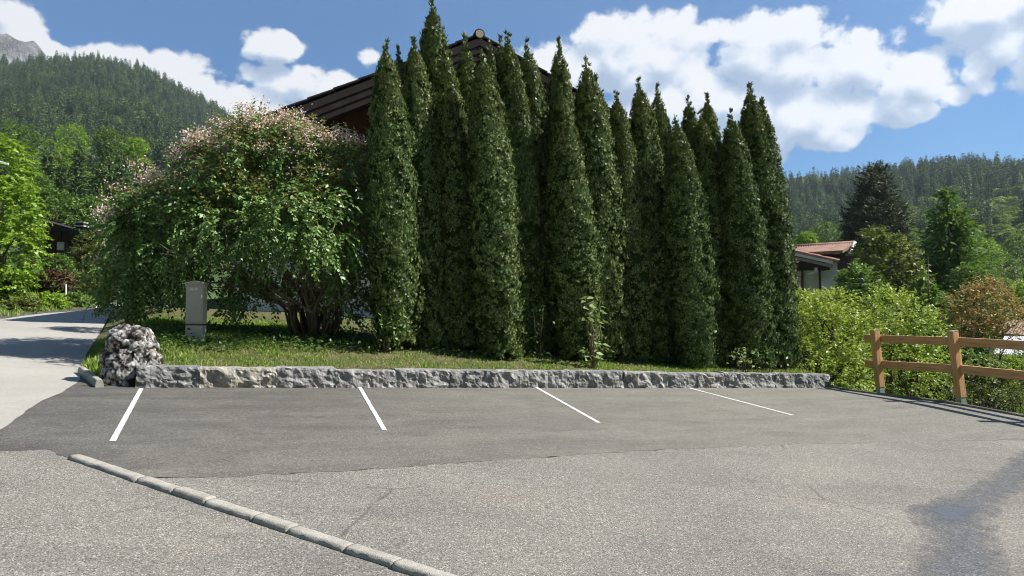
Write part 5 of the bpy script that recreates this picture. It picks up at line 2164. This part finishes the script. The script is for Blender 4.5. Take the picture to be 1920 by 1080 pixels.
    b = T3(at(125, 490, Y).x, Y)
    root = empty('dark_cabin', b)
    tag(root, 'small black-brown cabin with sloping roof above the lane', 'house')

    def P(px, py, dy=0.0):
        return at(px, py, Y + dy) - b
    mb = MB()
    A, B = P(88, 425, 0), P(175, 500, 0)
    mb.box(((A.x + B.x) / 2, A.y + 2.2, (P(0, 428).z + P(0, 540).z) / 2), (B.x - A.x, 4.4, P(0, 428).z - P(0, 540).z))
    mb.build('wall', M['darkwood'], root)
    for i in range(10):
        x0, x1 = 88 + i * 8.7, 88 + (i + 1) * 8.7 - .8
        if 106 < x0 < 126:
            continue
        A, B = P(x0, 430, -.03), P(x1, 500, -.03)
        mb = MB()
        mb.box(((A.x + B.x) / 2, A.y, (A.z + B.z) / 2), (B.x - A.x, .05, A.z - B.z))
        mb.build('plank', M['darkwood'], root)
    roof = MB()
    A, B, C, D = P(80, 413, -.8), P(190, 444, -.8), P(190, 441, 5.2), P(80, 410, 5.2)
    dn = Vector((0, 0, -.22))
    vs = [A, B, C, D, A + dn, B + dn, C + dn, D + dn]
    roof.add(vs, [(0, 1, 2, 3), (7, 6, 5, 4), (0, 4, 5, 1), (1, 5, 6, 2), (2, 6, 7, 3), (3, 7, 4, 0)])
    rf = roof.build('roof', M['rooftile'], root)
    mb = MB()
    q = P(153, 428, 1.6)
    mb.box((q.x, q.y, q.z - .2), (.36, .36, .9))
    ch = mb.build('chimney', M['rooftile'], rf)
    for zz in (418, 424.5):
        mb = MB()
        q = P(153, zz, 1.6)
        mb.box((q.x, q.y, q.z), (.46, .46, .06))
        mb.build('chimney_cap', M['palemetal'], ch)
    mb = MB()
    A, B = P(106, 452, -.08), P(128, 480, -.08)
    mb.box(((A.x + B.x) / 2, A.y, (A.z + B.z) / 2), (B.x - A.x, .08, A.z - B.z))
    w = mb.build('window', M['darkwood'], root)
    mb = MB()
    A, B = P(108, 454, -.1), P(121, 469, -.1)
    mb.box(((A.x + B.x) / 2, A.y - .03, (A.z + B.z) / 2), (B.x - A.x, .03, A.z - B.z))
    mb.build('pane', M['curtain'], w)
    mb = MB()
    A, B = P(92, 420, -.75), P(94.5, 432, -.75)
    mb.box(((A.x + B.x) / 2, A.y, (A.z + B.z) / 2), (B.x - A.x, .1, A.z - B.z))
    mb.build('bracket', M['greywood'], root)
    # roof edge peeping out at the picture edge
    Y = 30.0
    b = T3(at(-60, 330, Y).x, Y)
    root = empty('upper_house', b)
    tag(root, 'house whose pale roof edge shows behind the bright tree at the left border', 'house')

    def Q(px, py, dy=0.0):
        return at(px, py, Y + dy) - b
    mb = MB()
    A, B, C, D = Q(-160, 262, 0), Q(17, 310, 0), Q(17, 306, 5), Q(-160, 258, 5)
    dn = Vector((0, 0, -.14))
    vs = [A, B, C, D, A + dn, B + dn, C + dn, D + dn]
    mb.add(vs, [(0, 1, 2, 3), (7, 6, 5, 4), (0, 4, 5, 1), (1, 5, 6, 2), (2, 6, 7, 3), (3, 7, 4, 0)])
    mb.build('roof', M['palemetal'], root)
    mb = MB()
    A, B = Q(-180, 300, .6), Q(-80, 640, .6)
    mb.box(((A.x + B.x) / 2, A.y + 1.2, (A.z + B.z) / 2), (B.x - A.x, 2.4, A.z - B.z))
    mb.build('wall', M['darkwood'], root)
    # trees on the slope behind the cabin
    for i, (px, py, rx, ry, Y, mat, lab) in enumerate((
            (105, 385, 52, 36, 46, 'mid', 'wide leafy tree right behind the dark cabin roof'),
            (165, 395, 34, 30, 48, 'mid', 'leafy tree above the cabin chimney'),
            (130, 262, 42, 42, 92, 'bright', 'bright green broadleaved tree among the dark spruces of the left hill'),
            (205, 262, 26, 28, 105, 'mid', 'lighter leafy tree right of the bright one on the left hill'),
            (255, 280, 22, 24, 100, 'bright', 'small light green tree on the left hillside above the bush'),
            (70, 350, 38, 40, 60, 'mid', 'leafy tree behind the bright maple'),
            (40, 260, 40, 34, 80, 'mid', 'olive green tree above the bright maple'))):
        c = at(px, py, Y)
        b = T3(c.x, Y)
        b.z = min(b.z, c.z - ry * Y / FPX)
        k = Y / FPX
        rng = np.random.default_rng(700 + i)
        low = [(c.x + rng.normal() * rx * k * .4, c.y + rng.normal() * rx * k * .4, c.z - ry * k * f_, rx * k * .62, rx * k * .62, ry * k * .6) for f_ in (.8, 1.2, 1.6, 2.0)]
        broad('slope_tree', lab, 'tree', b, heap(rng, c, rx * k, rx * k, ry * k, 7) + low, mat, 720 + i, 900, 9, max(.4, 7 * k), max(.14, 2.5 * k), max(.09, 1.8 * k), 1, .1 + .002 * Y, droop=.15)
    for i, (px, pt, rx, Y, lab) in enumerate(((150, 262, 30, 85, 'dark spruce below the bright tree on the left slope'), (190, 285, 30, 78, 'dark spruce in the middle of the left slope'),
                                              (230, 275, 34, 82, 'dark spruce on the left slope nearest to the flowering bush'), (90, 280, 30, 75, 'dark spruce above the wide leafy tree'),
                                              (268, 300, 30, 70, 'spruce right beside the roof tip of the chalet'), (40, 235, 28, 95, 'dark spruce at the left border above the bright maple'),
                                              (115, 305, 26, 66, 'small dark spruce behind the cabin'), (210, 320, 28, 64, 'low dark spruce over the bush blossom'))):
        c = at(px, pt, Y)
        b = T3(c.x, Y)
        conifer('slope_spruce', lab, b, max(5, c.z - b.z), rx * 1.15 * Y / FPX, 'spruce', 760 + i, 8500, .42, .15, .35, 'spruces on the near left slope', .75)


make_left()

# ------------------------------------------------------------------ wooded hills


def hill_proto(kind, seed):
    rng = np.random.default_rng(seed)
    if kind == 'c':
        H, Rm = 22.0, 3.1
        nb, k = 240, 8
        bh = .05 + .95 * (1 - np.sqrt(rng.random(nb)))
        bt = rng.uniform(0, 6.28, nb)
        bl = Rm * np.maximum(1.03 - bh, 0.03) ** .8 * rng.uniform(.7, 1.2, nb)
        t = np.tile(np.linspace(.25, 1, k), nb)
        th = np.repeat(bt, k) + rng.normal(size=nb * k) * .15
        rl = np.repeat(bl, k) * t
        p = np.stack([np.cos(th) * rl, np.sin(th) * rl, np.repeat(bh, k) * H - .35 * rl * t], 1)
        ax = np.stack([np.cos(th), np.sin(th), -.45 + 0 * th], 1) + rng.normal(size=p.shape) * .45
        nr = rng.normal(size=p.shape) * .5 + np.array([0, 0, 1])
        s = rng.uniform(.7, 1.3, len(p)) * (1.15 - np.repeat(bh, k) * .6)
        v, f = leaf_quads(p, ax, nr, 1.15 * s, .55 * s, .1)
        mat = 'spruce'
    else:
        H = 15.0
        c = (0, 0, 9.0)
        lobes = heap(rng, c, 5.2, 5.2, 5.6, 9)
        C, N = sample_lobes(rng, lobes, 900, .7)
        p, ax, nr, ln, wd = twigs(rng, C, N + rng.normal(size=N.shape) * .5, 6, .9, .62, .48, .2)
        v, f = leaf_quads(p, ax, nr, ln, wd, .1)
        mat = 'hillleaf'
    mb = MB()
    mb.tube([(0, 0, -2), (0, 0, H * .5), (0, 0, H * .9)], [.35, .25, .05], 5, cap=False)
    tv = np.array(mb.v)
    tf = np.array(mb.f)
    v2 = np.concatenate([v, tv])
    f2 = np.concatenate([f, tf + len(v)])
    me = mesh_np('hill_tree', v2, f2, 4)
    me.materials.append(M[mat])
    me.materials.append(M['bark'])
    mi = np.zeros(len(f2), dtype=np.int32)
    mi[len(f):] = 1
    me.polygons.foreach_set('material_index', mi)
    return me


def forest_gn(obj_points, protos):
    ng = bpy.data.node_groups.new('forest', 'GeometryNodeTree')
    ng.interface.new_socket('Geometry', in_out='INPUT', socket_type='NodeSocketGeometry')
    ng.interface.new_socket('Geometry', in_out='OUTPUT', socket_type='NodeSocketGeometry')
    N, Lk = ng.nodes, ng.links
    gi = N.new('NodeGroupInput')
    go = N.new('NodeGroupOutput')
    join = N.new('GeometryNodeJoinGeometry')

    def attr(name, typ):
        a = N.new('GeometryNodeInputNamedAttribute')
        a.data_type = typ
        a.inputs['Name'].default_value = name
        return a.outputs['Attribute']
    kind = attr('kind_id', 'INT')
    rot = attr('rot', 'FLOAT_VECTOR')
    scl = attr('scl', 'FLOAT_VECTOR')
    for i, o in enumerate(protos):
        oi = N.new('GeometryNodeObjectInfo')
        oi.inputs['Object'].default_value = o
        oi.inputs['As Instance'].default_value = True
        oi.transform_space = 'ORIGINAL'
        cmp = N.new('FunctionNodeCompare')
        cmp.data_type = 'INT'
        cmp.operation = 'EQUAL'
        Lk.new(kind, cmp.inputs[2])
        cmp.inputs[3].default_value = i
        ip = N.new('GeometryNodeInstanceOnPoints')
        Lk.new(gi.outputs[0], ip.inputs['Points'])
        Lk.new(cmp.outputs[0], ip.inputs['Selection'])
        Lk.new(oi.outputs['Geometry'], ip.inputs['Instance'])
        Lk.new(rot, ip.inputs['Rotation'])
        Lk.new(scl, ip.inputs['Scale'])
        Lk.new(ip.outputs[0], join.inputs[0])
    Lk.new(join.outputs[0], go.inputs[0])
    md = obj_points.modifiers.new('forest', 'NODES')
    md.node_group = ng


def make_forest():
    meshes = [hill_proto('c', 801), hill_proto('c', 802), hill_proto('c', 803), hill_proto('b', 811), hill_proto('b', 812), hill_proto('b', 813)]
    rng = np.random.default_rng(80)

    def scatter(a0, a1, r0, r1, cell):
        n = int(.5 * (a1 - a0) * (r1 * r1 - r0 * r0) / cell)
        th = rng.uniform(a0, a1, n)
        r = np.sqrt(rng.uniform(r0 * r0, r1 * r1, n))
        x, y = r * np.sin(th), r * np.cos(th)
        return x, y, r, th
    protos = [None] * 6
    for side in ('left', 'right'):
        if side == 'left':
            x, y, r, th = scatter(R(-52), R(-12), 150, 960, 36.0)
            pb = np.clip(.10 - (r - 100) / 3000, .02, .12)
            big = 1.0
        else:
            x, y, r, th = scatter(R(14), R(52), 140, 740, 40.0)
            nzz = np.sin(x * .025 + 1.3) * np.sin(y * .021 + .4)
            pb = np.clip(.78 - (r - 110) / 900 + .55 * nzz, .04, .92)
        z = T(x, y)
        isb = rng.random(len(x)) < pb
        kid = np.where(isb, rng.integers(3, 6, len(x)), rng.integers(0, 3, len(x)))
        s = rng.uniform(.62, 1.15, len(x)) * (np.where(isb, .8, .85) if side == 'right' else .95)
        s = s * np.clip(.45 + r / 700, .55, 1.15)
        w = s * rng.uniform(.9, 1.35, len(x))
        rz = rng.uniform(0, 6.28, len(x))
        order = np.argsort(r)
        # the nearest crowns are trees of their own, the rest is woodland
        nind = 60 if side == 'left' else 150
        ind = [i for i in order][:nind]
        for i in ind:
            k = int(kid[i])
            o = link('hillside_spruce' if k < 3 else 'hillside_tree', meshes[k])
            o.location = (x[i], y[i], z[i])
            o.rotation_euler = (0, 0, rz[i])
            o.scale = (w[i], w[i], s[i])
            nm = 'left' if side == 'left' else 'right'
            if k < 3:
                tag(o, f'dark spruce at the foot of the wooded {nm} hill, one of many', 'tree', f'spruces at the foot of the {nm} hill')
            else:
                tag(o, f'green leafy tree at the foot of the wooded {nm} hill, one of many', 'tree', f'leafy trees at the foot of the {nm} hill')
            if protos[k] is None:
                protos[k] = o
        rest = order[nind:]
        if any(p is None for p in protos):
            for k in range(6):
                if protos[k] is None:
                    i = rest[0]
                    rest = rest[1:]
                    o = link('hillside_spruce' if k < 3 else 'hillside_tree', meshes[k])
                    o.location = (x[i], y[i], z[i])
                    o.scale = (w[i], w[i], s[i])
                    tag(o, ('dark spruce' if k < 3 else 'green leafy tree') + f' at the foot of the wooded {side} hill, one of many', 'tree', ('spruces' if k < 3 else 'leafy trees') + f' at the foot of the {side} hill')
                    protos[k] = o
        me = bpy.data.meshes.new('forest')
        n = len(rest)
        me.vertices.add(n)
        me.vertices.foreach_set('co', np.stack([x[rest], y[rest], z[rest]], 1).astype(np.float32).ravel())
        a = me.attributes.new('kind_id', 'INT', 'POINT')
        a.data.foreach_set('value', kid[rest].astype(np.int32))
        a = me.attributes.new('rot', 'FLOAT_VECTOR', 'POINT')
        a.data.foreach_set('vector', np.stack([np.zeros(n), np.zeros(n), rz[rest]], 1).astype(np.float32).ravel())
        a = me.attributes.new('scl', 'FLOAT_VECTOR', 'POINT')
        a.data.foreach_set('vector', np.stack([w[rest], w[rest], s[rest]], 1).astype(np.float32).ravel())
        o = link('forest', me)
        forest_gn(o, protos)
        tag(o, 'dense dark spruce forest covering the left hill' if side == 'left' else 'mixed spruce and leafy forest covering the right hill', 'forest', kind='stuff')


make_forest()


# ------------------------------------------------------------------ the air
def make_haze():
    m, g = mat_new('haze_air')
    v = g.node('ShaderNodeVolumePrincipled')
    v.inputs['Color'].default_value = (0.72, 0.84, 1.0, 1)
    v.inputs['Density'].default_value = 0.00013
    v.inputs['Anisotropy'].default_value = 0.2
    g.l.new(v.outputs[0], g.out.inputs['Volume'])
    mb = MB()
    mb.box((-275, 420, 460), (2900, 3100, 1360))
    o = mb.build('haze', m)
    tag(o, 'thin blue summer haze in the air', 'haze', kind='stuff')


make_haze()
